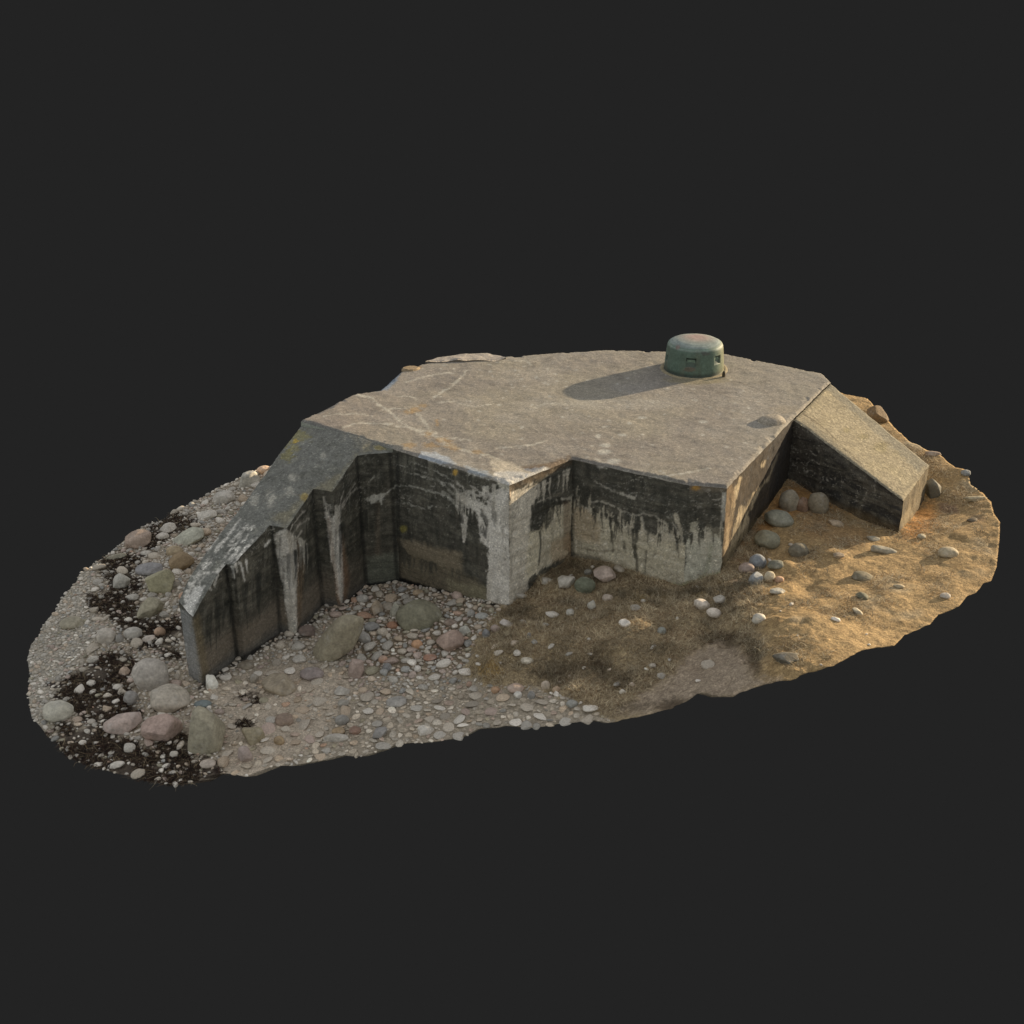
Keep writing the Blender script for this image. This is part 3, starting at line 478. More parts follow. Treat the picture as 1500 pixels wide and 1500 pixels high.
q_.poly([(1163,612),(1190,620),(1260,680),(1330,738),(1322,735),(1250,690),(1180,640)], (122, 112, 92), .7, 5, 5); q_.poly([(1217,558),(1361,681),(1345,690),(1290,640),(1210,570)], (124, 116, 98), .65, 4, 5)
q_.warp(2)
q_.line([(1178,606),(1210,630),(1235,655),(1262,680)], (86, 74, 56), .7, 1.6, 1.4, .8, 2); q_.line([(1169,606),(1190,588),(1217,560)], (76, 66, 52), .8, 2, 1.6, .8, 2); q_.line([(1217,580),(1262,590),(1290,615)], (120, 100, 70), .3, 1.4)
for q in ((1290,655,10,8),(1265,640,8,4),(1240,630,6,4)): q_.blob(*q, (132, 116, 70), .4)
q_.line([(1329,715),(1345,700),(1358,684)], (104, 92, 72), .6, 4, 4, 2)
q_.col *= (1+.22*q_.n3+.18*q_.n2)[:, None]
link('wing_wall_top', mesh('wing_wall_top', V, F, q_.col), M_WING, bunker)
def p_R(p):
    p.E = .3; grime(p, (30, 29, 27)); p.mix(ss(1215, 1170, p.X)*.5, (50, 46, 40)); p.line([(1160,640),(1200,650),(1225,655)], (14, 13, 12), .8, 2); p.line([(1160,672),(1190,680),(1235,690)], (14, 13, 12), .8, 2)
    p.mix(ss(.45, .15, p.z-.95+.15*p.n1)*.5, (64, 52, 32)); p.line([(1170,622),(1250,690),(1322,742)], (62, 60, 54), .5, 6, 7, 3, 3)
def p_Rend(p):
    p.E = LITW; p.mix(np.ones(len(p.z)), (138, 114, 78)); p.mix(ss(-.2, .5, p.n1)*.7, (100, 82, 56)); p.mix(ss(.1, .6, -p.n2)*.45, (92, 76, 52)); p.line([(1327,735),(1320,778)], (110, 96, 72), .6, 4)
    p.poly([(1318,760),(1335,740),(1338,760),(1325,778)], (176, 146, 100), .6, 3, 3)
wall('wing_wall_face', [KK, R1], .2, lambda x, y: wr(x, y)-.03, p_R); wall('wing_wall_face', [R1, R2], .2, lambda x, y: wr(x, y)-.03, p_Rend); wall('wing_wall_face', [R2, LL], .2, lambda x, y: wr(x, y)-.03, plain((80, 74, 62)), step=.06)
# pale broken slab on the roof's far rim and the mortar mound by the right wing
def lump(name, c, sx, sy, sz, rot, colr, mat, seed, parent=None, flat=.0):
    import bmesh
    b = bmesh.new(); bmesh.ops.create_icosphere(b, subdivisions=5, radius=1); Vv = np.array([v.co[:] for v in b.verts]); Ff = np.array([[v.index for v in fc.verts] for fc in b.faces]); b.free()
    Vv = Vv*(1+.12*fbm(Vv, 1.3, seed, 3))[:, None]
    if flat: Vv[:, 2] = np.minimum(Vv[:, 2], flat)
    Vv = Vv*[sx, sy, sz]; ca, sa = math.cos(rot), math.sin(rot); Vv = np.c_[Vv[:, 0]*ca-Vv[:, 1]*sa, Vv[:, 0]*sa+Vv[:, 1]*ca, Vv[:, 2]]+c
    p = Paint(Vv, colr, .95); p.col *= (1+.25*p.n2+.2*p.n3)[:, None]
    return link(name, mesh(name, Vv, Ff, p.col), mat, parent)
def slab(name, pxs, zt, zb, colr):
    P = [up(a, b, zt) for a, b in pxs]; V2, F, B = sheet(P, .05); ed = edge_dist(V2, P); n = len(B)
    V = np.c_[V2, np.full(len(V2), zt)]; V[:, 2] += .05*fbm(V, 2, 41, 3)-.03*(1-ss(0, .1, ed)); u_ = np.c_[V2[:n], np.full(n, zb)]; nv = len(V); k = np.arange(n); k2 = (k+1) % n
    V = np.r_[V, u_]; F = np.r_[F, np.c_[k2, k, nv+k], np.c_[k2, nv+k, nv+k2]]; V[:, :2] += .05*np.c_[fbm(V*[1, 1, 0], 3, 42, 2), fbm(V*[1, 1, 0], 3, 43, 2)]
    p = Paint(V, colr, LIT); p.col *= (1+.2*p.n2+.15*p.n3)[:, None]
    return link(name, mesh(name, V, F, p.col), M_ROOF, bunker)
slab('broken_slab', [(624, 529), (640, 522), (662, 519), (690, 517), (712, 516), (734, 519), (741, 523), (728, 526), (690, 527), (655, 528)], H+.06, H-.5, (170, 154, 134))
lump('concrete_stub', up(602, 541, H)+np.array([0, 0, -.02]), .28, .22, .13, .3, (150, 132, 106), M_ROOF, 8, bunker, .6)
lump('mortar_mound', up(1130, 617, H)-np.array([0, 0, .06]), .42, .34, .24, .5, (150, 142, 128), M_ROOF, 14, bunker, .9)
# ---- armoured cupola
CC = up(1016.3, 540, H); CC[2] = H
prof = [(.955, -.05), (.945, 0), (.93, .04), (.925, .1), (.918, .2), (.905, .35), (.892, .5), (.875, .64), (.862, .69), (.835, .735), (.79, .765), (.70, .80), (.55, .825), (.35, .84), (.15, .845), (.0, .846)]
pr = np.array(prof); ts = np.r_[0, np.cumsum(np.hypot(*np.diff(pr, axis=0).T))]; tt = np.linspace(0, ts[-1], 130)
pr = np.c_[np.interp(tt, ts, pr[:, 0])*.965, np.interp(tt, ts, pr[:, 1])*1.1]; pr[:, 1] = np.where(pr[:, 1] > .72, .72+(pr[:, 1]-.72)*1.12, pr[:, 1])
NA = 480; ang = np.arange(NA)/NA*2*math.pi; Aa, Rr = np.meshgrid(ang, pr[:, 0]); _, Zz = np.meshgrid(ang, pr[:, 1])
def slit_ang(px): # azimuth of a slit seen at this column of the photo
    s_ = (px-1017.3)/43.5; return -math.pi/2 + math.asin(max(-.98, min(.98, s_)))
slits = [(slit_ang(1006), .15, .33, .59), (slit_ang(1047.5), .14, .35, .60), (slit_ang(1006)-1.15, .1, .32, .49), (slit_ang(1006)+2.6, .1, .32, .49), (slit_ang(1006)+3.8, .1, .32, .49)]
rec = np.zeros_like(Rr)
for a0, hw, zl, zh in slits:
    da = np.abs((Aa-a0+math.pi) % (2*math.pi)-math.pi)*Rr
    rec = np.maximum(rec, ((da < hw) & (Zz > zl) & (Zz < zh))*(.03+.07*np.clip((Zz-zl)/(zh-zl), 0, 1)))
Rr2 = Rr-rec
V = np.c_[(Rr2*np.cos(Aa)).ravel(), (Rr2*np.sin(Aa)).ravel(), Zz.ravel()]; V[:, :2] *= (1+.006*fbm(V, 2.5, 700, 2))[:, None]; V[:, 2] += .012*fbm(V, 1.4, 701, 2)*ss(.5, .8, V[:, 2])
# a small dent in the rim, left
nr = len(pr); i = (np.arange(nr-1)[:, None]*NA+np.arange(NA)[None, :]).ravel(); j = (np.arange(nr-1)[:, None]*NA+(np.arange(NA)+1)[None, :] % NA).reshape(nr-1, NA).ravel()
F = np.c_[i, j, j+NA, i+NA]
V += CC
cp = Paint(V, (82, 100, 86), .5); z = (V[:, 2]-H)/1.12
cp.E = .62
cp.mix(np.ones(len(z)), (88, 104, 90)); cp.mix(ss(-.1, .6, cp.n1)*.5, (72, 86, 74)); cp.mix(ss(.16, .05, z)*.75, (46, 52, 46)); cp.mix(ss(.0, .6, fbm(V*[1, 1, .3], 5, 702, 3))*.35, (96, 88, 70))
cp.mix(ss(1048, 1062, cp.X)*.6, (112, 106, 66))
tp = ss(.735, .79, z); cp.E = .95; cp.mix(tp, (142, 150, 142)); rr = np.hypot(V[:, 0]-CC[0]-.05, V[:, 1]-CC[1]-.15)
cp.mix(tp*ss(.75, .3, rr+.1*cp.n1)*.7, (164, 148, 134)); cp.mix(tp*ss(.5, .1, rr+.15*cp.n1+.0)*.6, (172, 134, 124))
cp.E = .6; cp.mix(ss(.68, .71, z)*ss(.755, .72, z)*.35, (150, 158, 148)); cp.blob(993, 509, 3, 3, (110, 80, 74), .6); cp.blob(1010, 541, 9, 3, (108, 84, 70), .6); cp.blob(1034, 518, 6, 3, (80, 66, 66), .5)
inside = rec.ravel() > .0; cp.mix(inside*.35, (60, 62, 56)); cp.mix((rec.ravel() > .075)*.7, (24, 24, 22))
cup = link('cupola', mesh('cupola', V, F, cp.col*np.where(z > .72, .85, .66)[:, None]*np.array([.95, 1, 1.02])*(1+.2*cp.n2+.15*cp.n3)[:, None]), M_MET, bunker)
def ring(name, rad, w, h, mat, colr):
    a = np.arange(120)/120*2*math.pi; P_ = []
    pf = [(-w, -.03), (-w*.8, h*.7), (-w*.3, h), (w*.3, h), (w*.8, h*.6), (w, -.03)]
    for dr, dz in pf:
        rj = rad+dr; P_.append(np.c_[rj*np.cos(a)+CC[0], rj*np.sin(a)+CC[1], np.full(120, H+dz)])
    Vv = np.concatenate(P_); Vv = Vv+np.c_[fbm(Vv, 6, 33, 2), fbm(Vv, 6, 34, 2), fbm(Vv, 6, 35, 2)]*.015
    k = np.arange(120); k2 = (k+1) % 120; Ff = np.concatenate([np.c_[r_*120+k2, r_*120+k, (r_+1)*120+k, (r_+1)*120+k2] for r_ in range(5)])
    p = Paint(Vv, colr, .8); p.col *= (1+.25*p.n2)[:, None]
    return link(name, mesh(name, Vv, Ff, p.col), mat, bunker)
ring('cupola_collar', .95, .075, .022, M_ROOF, (138, 128, 104))
for k_, (a0, hw, zl, zh) in enumerate(slits):   # steel shutter plate at the back of each observation slit
    q = []; rb = .873-.075
    for s1, zz in ((-1, zl+.015), (1, zl+.015), (1, zh-.05), (-1, zh-.05)):
        aa = a0+s1*hw*.8/rb
        for rj in (rb-.04, rb+.012): q.append((CC[0]+rj*math.cos(aa), CC[1]+rj*math.sin(aa), H+zz))
    Fq = [(1, 3, 5, 7), (0, 6, 4, 2), (0, 2, 3, 1), (2, 4, 5, 3), (4, 6, 7, 5), (6, 0, 1, 7)]
    link('shutter_plate', mesh('shutter_plate', q, Fq, np.tile(lin((84, 100, 86))/.6, (8, 1)), False), M_MET, cup)
a = math.radians(-12); lug = up(1060, 552, H)+np.array([0, 0, .06]); hk = lump('lifting_lug', lug, .05, .045, .13, 0, (66, 58, 40), M_MET, 77, cup)
# ------------------------------------------------------------------ stones
import bmesh
def rock_mesh(name, seed, sub=3, angular=.5, planes=7, block=False):
    rg = np.random.default_rng(seed); b = bmesh.new(); bmesh.ops.create_icosphere(b, subdivisions=sub, radius=1)
    Vv = np.array([v.co[:] for v in b.verts]); Ff = np.array([[v.index for v in fc.verts] for fc in b.faces]); b.free()
    if block:       # a squared block with worn arrises, one end narrower
        Vv = np.sign(Vv)*np.abs(Vv)**.42; Vv /= np.abs(Vv).max(); Vv[:, 0] *= 1-.22*Vv[:, 2]; Vv[:, 2] += .18*Vv[:, 0]
        planes, angular = 4, .3
    for _ in range(planes+int(angular*7)):
        nn = rg.normal(size=3); nn[2] *= .8; nn /= np.linalg.norm(nn); d = rg.uniform(.97-.42*angular, 1.0-.1*angular); k = np.clip(Vv@nn-d, 0, None); Vv = Vv-(k*.96)[:, None]*nn
    Vv = Vv*(1+.10*fbm(Vv+seed, .9, seed, 3)+.04*fbm(Vv, 3.5, seed+3, 3))[:, None]
    Vv /= np.abs(Vv).max(0)
    return Vv, Ff
STEMS = {'round': [], 'angular': [], 'slab': []}
NB = [0]
def boulder(cx, cy, w, h, c, label, kind='round', rot=0, bury=.3, E=.5, group=None, grp_name='boulder', cat='boulder', depth=.85, yaw=None, sub=4):
    NB[0] += 1; seed = 900+NB[0]*7
    ang_ = {'round': .36, 'angular': .95, 'slab': .7, 'block': .4}[kind]; Vv, Ff = rock_mesh('r', seed, sub, ang_, 7 if kind == 'round' else 11, kind == 'block')
    p = gnd(cx, cy); dist = (p-CAM)@f; ppm = FPX/dist; ax = w/2/ppm; sinp = (CAM[2]-p[2])/np.linalg.norm(CAM-p); ay = ax*depth; cz = ((h/2/ppm)**2-(ay*sinp)**2)
    while cz < (.25*ax)**2 and ay > .3*ax: ay *= .9; cz = ((h/2/ppm)**2-(ay*sinp)**2)
    cz = math.sqrt(max(cz, (.18*ax)**2))/math.sqrt(1-sinp**2)*(1+bury*.35)
    p = gnd(cx, cy, cz*(1-bury)*.6)
    Vv = Vv*[ax, ay, cz]
    r_ = math.radians(rot); ca, sa = math.cos(-r_), math.sin(-r_); Vv = np.c_[Vv[:, 0]*ca-Vv[:, 2]*sa, Vv[:, 1], Vv[:, 0]*sa+Vv[:, 2]*ca]
    nn = grp_name
    me = mesh(nn, Vv, Ff); me.materials.append(M_STONE); o = bpy.data.objects.new(nn, me); COL.objects.link(o)
    o.location = (p[0], p[1], p[2]+cz*(1-bury)*.6); E = E if E <= .7 else LIT*(E/.95); C_ = np.clip(soft(lin(c)/E, .58 if np.mean(E) < .7 else .95)*([1.06, 1, .93] if np.mean(E) < .7 else 1), .01, .8); o.color = (*C_, 1)
    tag(o, label, cat, group); return o
BIG = []
GR=(134,130,122); GB=(104,108,108); PK=(136,114,104); OL=(112,107,86); TN=(142,124,98); WH=(158,154,144); BR=(104,92,62); YG=(124,122,88)
def bb(*a, **k): BIG.append((a[0], a[1], max(a[2], a[3]))); return boulder(*a, **k)
bb(221,990,54,50,GR,'large round pale grey boulder on dark seaweed left of the wing wall tip',bury=.2)
bb(247,1024,62,42,(136,130,116),'large smooth beige boulder touching the lower right of the round grey boulder',rot=12,bury=.2)
bb(182,1059,60,38,(138,122,114),'pinkish grey slab of rock with a pointed left end on seaweed','angular',-14,bury=.25)
bb(238,1069,62,46,(134,112,102),'reddish pink angular boulder between the pink slab and the greenish block','angular',bury=.25)
bb(300,1070,55,72,(118,114,92),'tall greenish blocky boulder near the front edge below the wing wall tip','block',-6,bury=.2,depth=1.1)
bb(84,1042,48,33,(138,138,124),'solitary smooth pale green boulder at the far left edge of the beach',bury=.25)
bb(192,1023,22,21,(112,112,110),'small dark grey stone on seaweed below the round grey boulder',cat='stone')
bb(297,1031,26,11,(84,100,104),'flat teal blue stone just above the tall greenish boulder',cat='stone')
bb(309,1000,21,24,(170,168,160),'white pointed stone at the foot of the wing wall tip','angular',cat='stone',bury=.1)
bb(234,855,48,36,YG,'yellow green lumpy boulder in the upper left beach','angular',-10)
bb(219,893,41,32,(124,120,96),'pale olive boulder below the yellow green one','angular',-16)
bb(266,823,38,27,(118,98,62),'ochre brown boulder beside the left wing slope',rot=-14)
bb(256,808,25,17,(134,118,84),'tan stone leaning behind the ochre brown boulder',cat='stone')
bb(219,834,42,20,(108,110,114),'flat blue grey stone behind the yellow green boulder',cat='stone')
bb(177,853,29,24,(132,132,124),'pale grey angular stone left of the yellow green boulder','angular',cat='stone')
bb(200,792,44,26,(132,114,98),'tan pointed rock on the upper left rim of the beach','angular',-18)
bb(247,774,28,16,(146,143,134),'white grey stone on the upper rim between seaweed patches','angular',-10,cat='stone')
bb(238,786,20,12,(150,147,138),'small white stone in front of the white grey rim stone',cat='stone')
bb(169,817,36,10,(118,116,98),'long flat pale green slab at the upper left rim','slab',-16,cat='stone')
bb(276,787,54,26,(134,138,122),'long pale green slab slanting beside the left wing slope','slab',-24)
bb(366,702,32,25,(134,134,124),'square grey boulder under the top of the left wing slope','block')
bb(387,688,22,12,(170,140,108),'small sunlit orange stone at the very top of the left beach',cat='stone')
bb(328,728,36,20,(142,140,132),'white grey slab on the gravel below the square grey boulder','slab',-14)
bb(304,754,30,15,(150,148,138),'flat whitish stone midway up the left rim','slab',-10,cat='stone')
bb(156,933,28,26,(140,136,126),'pale egg shaped stone on gravel above the big seaweed patch',cat='stone')
bb(195,928,28,18,(134,133,126),'smooth light grey stone right of the pale egg shaped one',cat='stone')
bb(175,936,13,13,(112,112,108),'small grey stone wedged between two pale smooth stones',cat='stone')
bb(234,926,17,14,(140,112,84),'orange tan stone in the seaweed left of the wing wall',cat='stone')
bb(218,936,20,13,(152,144,134),'pinkish white stone below the orange tan one','angular',cat='stone')
bb(183,984,21,15,(138,118,98),'tan stone on the left shoulder of the round grey boulder','angular',-14,cat='stone')
bb(105,913,36,20,(122,118,98),'low olive boulder sunk in the fine gravel at far left',bury=.6)
bb(170,1121,27,11,(148,146,138),'long white stone near the bottom seaweed edge',rot=-14,cat='stone')
bb(144,1120,15,8,WH,'small oval cream pebble at the bottom left edge',cat='stone')
bb(121,1088,12,8,WH,'tiny cream pebble on seaweed at lower left',cat='stone')
bb(255,1105,13,10,(142,138,128),'small light pebble on seaweed below the reddish boulder',cat='stone')
bb(134,1057,13,8,(140,136,126),'small flat light pebble on seaweed right of the solitary boulder',cat='stone')
bb(113,1054,16,9,(136,120,102),'pinkish tan pebble close to the solitary boulder',cat='stone')
bb(304,1119,24,13,(142,132,120),'beige stone half buried below the tall greenish boulder',cat='stone')
# in front of the stepped wing
bb(496,938,52,80,(118,112,88),'big olive wedge shaped boulder leaning before the stepped wall','block',34,bury=.1,depth=.6)
bb(614,903,68,48,(100,100,78),'big flat olive green boulder near the inner corner of the wall','slab',8,bury=.3)
bb(409,1004,54,38,(122,112,90),'broad beige boulder sunk in sand before the wing wall','angular',10,bury=.65)
bb(457,987,36,20,(112,102,100),'dull purple boulder half sunk in the sand',bury=.5)
bb(522,982,25,36,(128,110,100),'pink upright stone between sand and cobbles','angular',bury=.4)
bb(371,1078,34,34,(120,112,84),'olive boulder sunk in sand near the front edge','angular',-20,bury=.4)
bb(357,1107,27,26,(126,112,106),'pinkish grey stone at the front edge below the olive one','angular',cat='stone',bury=.4)
bb(657,939,46,34,(130,108,94),'pink brown boulder with flat top beside the dune grass','angular',8,bury=.25)
bb(372,995,15,15,(112,106,92),'small grey green stone in sand by the wing wall',cat='stone')
bb(360,975,26,13,(106,98,80),'brown flat stone at the foot of the wing wall',cat='stone')
bb(452,925,30,20,(96,82,74),'dark reddish stone at the wall foot beside the olive wedge','angular',cat='stone')
bb(501,1012,24,15,(134,132,124),'grey white blocky stone in the sand','angular',cat='stone')
bb(501,1055,22,15,(108,108,104),'round grey stone near the front of the sand',cat='stone')
bb(417,1055,28,20,(116,98,82),'brownish round stone in the middle of the sand',cat='stone',bury=.5)
bb(496,1071,20,12,(134,112,74),'ochre pebble near the front edge',cat='stone')
bb(520,1070,18,12,(116,86,70),'red brown pebble beside the ochre one',cat='stone')
bb(492,1081,38,13,(134,132,124),'long whitish flat stone at the front edge','slab',cat='stone')
bb(556,1074,26,17,(104,104,104),'tilted grey stone near the front edge','angular',-30,cat='stone')
bb(623,1071,26,17,(148,146,138),'white angular block at the front edge','angular',12,cat='stone')
bb(580,1028,32,16,(124,124,120),'long light grey stone among the cobbles',rot=-6,cat='stone')
bb(503,1030,18,12,(118,116,108),'grey oval stone in the sand',cat='stone')
bb(409,1085,16,14,(128,108,72),'yellow brown stone near the front edge of the sand',cat='stone')
bb(575,916,18,11,(140,96,62),'rusty orange pebble left of the flat olive boulder',cat='stone')
bb(611,944,17,14,(160,116,70),'bright orange stone below the flat olive boulder',cat='stone')
bb(630,963,21,11,(128,88,62),'orange brown flat stone below the bright orange stone',cat='stone')
bb(561,966,14,12,(148,112,84),'round orange pebble in the middle of the cobbles',cat='stone')
bb(551,892,21,25,(132,118,94),'beige upright stone left of the flat olive boulder','angular',cat='stone')
bb(577,896,16,27,(134,136,120),'tall pale green stone touching the flat olive boulder','angular',16,cat='stone')
bb(531,877,19,13,(134,134,128),'light grey stone close to the wall step',cat='stone')
bb(545,918,23,14,(108,110,110),'blue grey cobble between beige and olive stones',cat='stone')
bb(532,934,23,20,(122,122,118),'angular grey cobble beside the olive wedge','angular',cat='stone')
bb(560,926,18,13,(140,132,116),'cream cobble in the cobble bed',cat='stone')
bb(567,978,15,13,(90,92,96),'dark slate blue pebble among pale cobbles',cat='stone')
bb(612,980,11,10,(160,158,152),'small round white pebble in the cobble bed',cat='stone')
bb(612,868,17,10,(140,120,88),'tan stone in the dark corner below the wall',cat='stone')
bb(675,881,15,11,(134,120,98),'tan block at the foot of the white streaked wall','angular',cat='stone')
bb(682,924,19,14,(138,142,132),'pale green white stone behind the pink brown boulder','angular',cat='stone')
bb(705,902,21,10,(124,128,126),'long pale grey oval stone near the wall corner',cat='stone')
bb(690,899,12,12,(118,118,114),'round grey pebble beside the long pale oval one',cat='stone')
bb(743,914,24,12,(144,140,136),'whitish stone at the corner of the wall and dune','angular',16,cat='stone')
bb(726,921,16,12,(126,110,100),'dull pink stone below the wall corner',cat='stone')
bb(712,929,12,15,(96,100,104),'blue grey pebble on the edge of the grass',cat='stone')
bb(660,912,20,11,(108,92,78),'brown stone between the flat olive and pink brown boulders',cat='stone')
# on the dune
bb(772,968,20,11,(158,154,136),'white oval stone lying alone on the dark dune grass',cat='stone',bury=.1)
bb(915,913,18,14,(162,160,152),'bright white angular stone on the dune grass','angular',cat='stone',bury=.1)
bb(836,898,14,11,(132,132,124),'grey triangular stone on the grass before the wall recess','angular',cat='stone')
bb(866,888,13,18,(142,142,132),'pale upright stone on the grass','angular',cat='stone',bury=.1)
bb(890,876,17,12,(134,122,108),'tan pinkish stone in the grass under the recess',cat='stone')
bb(828,853,27,25,(142,140,130),'white grey boulder left in the row of three under the recess','angular',20,bury=.1)
bb(857,858,32,26,(80,88,68),'dark grey boulder with green algae in the middle of three',bury=.15)
bb(886,841,34,24,(136,120,108),'pinkish boulder right in the row of three under the recess','angular',6,bury=.1)
bb(862,838,14,9,(96,96,88),'small grey stone behind the algae covered boulder',cat='stone')
bb(969,924,14,11,(102,108,102),'small grey green stone on the grass slope',cat='stone')
bb(775,932,7,11,(106,104,98),'tiny grey stone standing in the grass',cat='stone')
bb(726,1011,14,11,(142,108,70),'orange tan pebble at the lower grass edge',cat='stone')
bb(755,1008,26,15,(134,114,98),'pinkish flat stone at the lower grass edge',cat='stone')
bb(758,1018,14,11,(148,148,142),'white stone in front of the pinkish flat one','angular',cat='stone')
bb(778,1019,12,13,(98,100,100),'grey stone at the lower grass edge',cat='stone')
bb(800,1004,15,13,(142,130,112),'cream triangular stone in dark grass','angular',cat='stone')
bb(815,1010,12,10,(134,112,84),'tan pebble beside the cream triangular stone',cat='stone')
bb(838,1031,18,12,(112,116,112),'grey cobble near the front edge of the dune',cat='stone')
bb(1028,886,25,18,(166,158,144),'left stone of a white pair on the dune crest','round',20,E=.6,cat='stone',bury=.1)
bb(1046,898,23,15,(170,162,148),'right stone of a white pair on the dune crest','round',14,E=.6,cat='stone',bury=.1)
bb(1112,907,22,17,(196,180,154),'white round stone alone on the sunlit crest',E=.9,cat='stone',bury=.1)
bb(1110,823,26,22,(134,132,126),'blue grey stone at the top of the small pile near the bunker corner',rot=30,E=.9,cat='stone',bury=.1)
bb(1094,833,24,18,(160,136,116),'pinkish stone left in the small pile near the bunker corner',E=.9,cat='stone',bury=.1)
bb(1106,848,25,22,(150,146,136),'pale grey lumpy stone at the bottom of the small pile',kind='angular',E=.9,cat='stone',bury=.1)
bb(1127,845,17,17,(188,168,134),'cream round stone right in the small pile','round',E=.9,cat='stone',bury=.1)
bb(1141,849,15,10,(182,142,108),'orange tan stone at the right end of the small pile',E=.9,cat='stone')
bb(1078,852,20,8,(176,146,112),'low tan stone left of the small pile','slab',E=.9,cat='stone')
bb(1138,866,26,10,(190,176,150),'flat cream stone in front of the small pile','slab',E=.9,cat='stone')
bb(1125,791,40,27,(134,124,98),'middle boulder of the row in the lit hollow beside the bunker',rot=14,E=.8,bury=.35)
bb(1141,760,46,27,(142,134,110),'broad pale boulder behind the middle one in the hollow',rot=10,E=.9,bury=.2)
bb(1156,735,30,34,(118,112,92),'upright grey boulder in the wing wall corner',E=.6,bury=.15)
bb(1198,738,33,36,(112,104,82),'upright brown grey boulder right of the one in the corner',rot=-20,E=.6,bury=.15)
bb(1176,741,20,24,(112,84,58),'small rusty brown stone between two upright boulders',E=.6,cat='stone')
bb(1170,807,30,21,(124,112,90),'grey brown stone in front of the shadowed hollow',bury=.5,E=.9,cat='stone')
bb(1137,828,26,15,(118,112,92),'low grey green stone right of the small pile','slab',E=.9,cat='stone',bury=.5)
bb(1286,608,36,26,(120,96,66),'brown rock showing behind the sloping right wing','angular',12,E=.8,bury=.1)
bb(1366,716,24,30,(112,102,82),'grey rock against the end of the right wing','angular',E=.9,bury=.15,depth=1.2)
bb(1295,807,46,12,(162,148,122),'long pale slab lying in the sand before the right wing','slab',16,E=.95,bury=.5)
bb(1389,810,30,17,(180,158,122),'pale rounded stone in the sand far right',E=.95,cat='stone',bury=.45)
bb(1263,845,34,17,(124,110,84),'grey boulder sunk in sand in front of the right wing',E=.9,rot=8,bury=.6)
bb(1228,814,17,9,(166,142,112),'small tan stone in sand left of the long pale slab','angular',E=.95,cat='stone')
bb(1350,786,13,8,(190,170,134),'small cream stone in front of the right wing end',E=.95,cat='stone')
bb(1429,731,36,9,(178,156,118),'flat pale stone near the right rim','slab',E=.95,cat='stone',bury=.5)
bb(1415,693,15,9,(140,134,122),'small grey stone on the right rim',E=.95,cat='stone')
bb(1366,665,27,8,(160,134,108),'pinkish flat stone beyond the right wing','slab',4,E=.95,cat='stone',bury=.4)
bb(1385,873,16,10,(196,176,150),'white pebble near the lower right rim',E=.95,cat='stone',bury=.1)
bb(1263,874,20,12,(112,104,80),'small dark stone below the sunk grey boulder',bury=.55,E=.95,cat='stone',rot=20)
bb(1256,896,19,10,(188,170,138),'narrow pale stone in the open sand','slab',30,E=.95,cat='stone',bury=.4)
bb(1317,859,18,7,(176,154,118),'pale sliver of stone in the open sand','slab',6,E=.95,cat='stone',bury=.4)
bb(1225,767,26,10,(150,134,112),'pale flat stone in the shade of the right wing','slab',10,E=.7,cat='stone',bury=.4)
bb(1280,789,22,9,(130,124,108),'grey flat stone at the shadow edge of the right wing','slab',10,E=.7,cat='stone',bury=.4)
bb(1154,965,44,20,(116,104,84),'flat grey slab flush with the sand near the front edge','slab',E=.95,bury=.7)
bb(1425,762,18,8,(110,94,72),'dark low stone near the right rim','slab',E=.95,cat='stone',bury=.6)
# cobbles scattered through the beach
def inpoly(x, y, P):
    c = False; j = len(P)-1
    for i in range(len(P)):
        xi, yi = P[i]; xj, yj = P[j]
        if (yi > y) != (yj > y) and x < (xj-xi)*(y-yi)/(yj-yi)+xi: c = not c
        j = i
    return c
COB = [(505,850),(585,852),(742,892),(712,930),(690,950),(676,990),(700,1004),(640,1040),(540,1035),(500,990),(515,940),(480,915)]
FRONT = [(480,1030),(560,1020),(660,1000),(760,1012),(860,1036),(950,1045),(950,1120),(430,1140)]
UPPER = [(400,640),(300,700),(200,770),(150,810),(260,900),(290,850),(330,780),(400,700)]
pal = {'grey': (126,124,116), 'white': (152,149,140), 'pink': (134,114,102), 'tan': (138,120,94), 'blue grey': (104,108,108), 'olive': (114,110,84), 'orange': (144,106,74), 'beige': (134,126,110)}
pk = list(pal); pw = [7, 6, 2, 3, 1, 1, .2, 8]
FEET = [W[k] for k in ('A','Tip','E0o','E0i','P1','P1b','P2','P2b','P3','P3b','P4','B')]
foot = [tuple(R[k][:2]) for k in ('B','C','D','E','G','K')] + [tuple(R1[:2]), tuple(R2[:2])] + [tuple(R[k][:2]) for k in ('L','M','N','O','P','Q','S','T','U')] + [tuple(W[k][:2]) for k in ('A','Tip','E0o','E0i','P1','P1b','P2','P2b','P3','P3b','P4')]
cells = {}; peb = []
def free(x, y, r):
    i, j = int(x//.35), int(y//.35)
    for a in (-1, 0, 1):
        for b in (-1, 0, 1):
            for (qx, qy, qr) in cells.get((i+a, j+b), ()):
                if (qx-x)**2+(qy-y)**2 < ((qr+r)*.86)**2: return False
    cells.setdefault((i, j), []).append((x, y, r)); return True
bigp = []
for cx, cy, w in BIG:
    p = gnd(cx, cy); bigp.append((p[0], p[1], w/2/62*.8))
E_a = [tuple(p) for p in EDGE]
cand = 200000; xs = RNG.uniform(-12.5, 8, cand); ys = RNG.uniform(-7.5, 12, cand); zs = hgt(xs, ys); PX, PY = proj(np.c_[xs, ys, zs]); rv = RNG.random((cand, 3))
def vec_in(x, y, P):
    ins = np.zeros(len(x), bool); P = np.array(P, float)
    for (ax, ay), (bx, by) in zip(P, np.roll(P, -1, 0)): ins ^= ((ay > y) != (by > y)) & (x < (bx-ax)*(y-ay)/(by-ay+1e-12)+ax)
    return ins
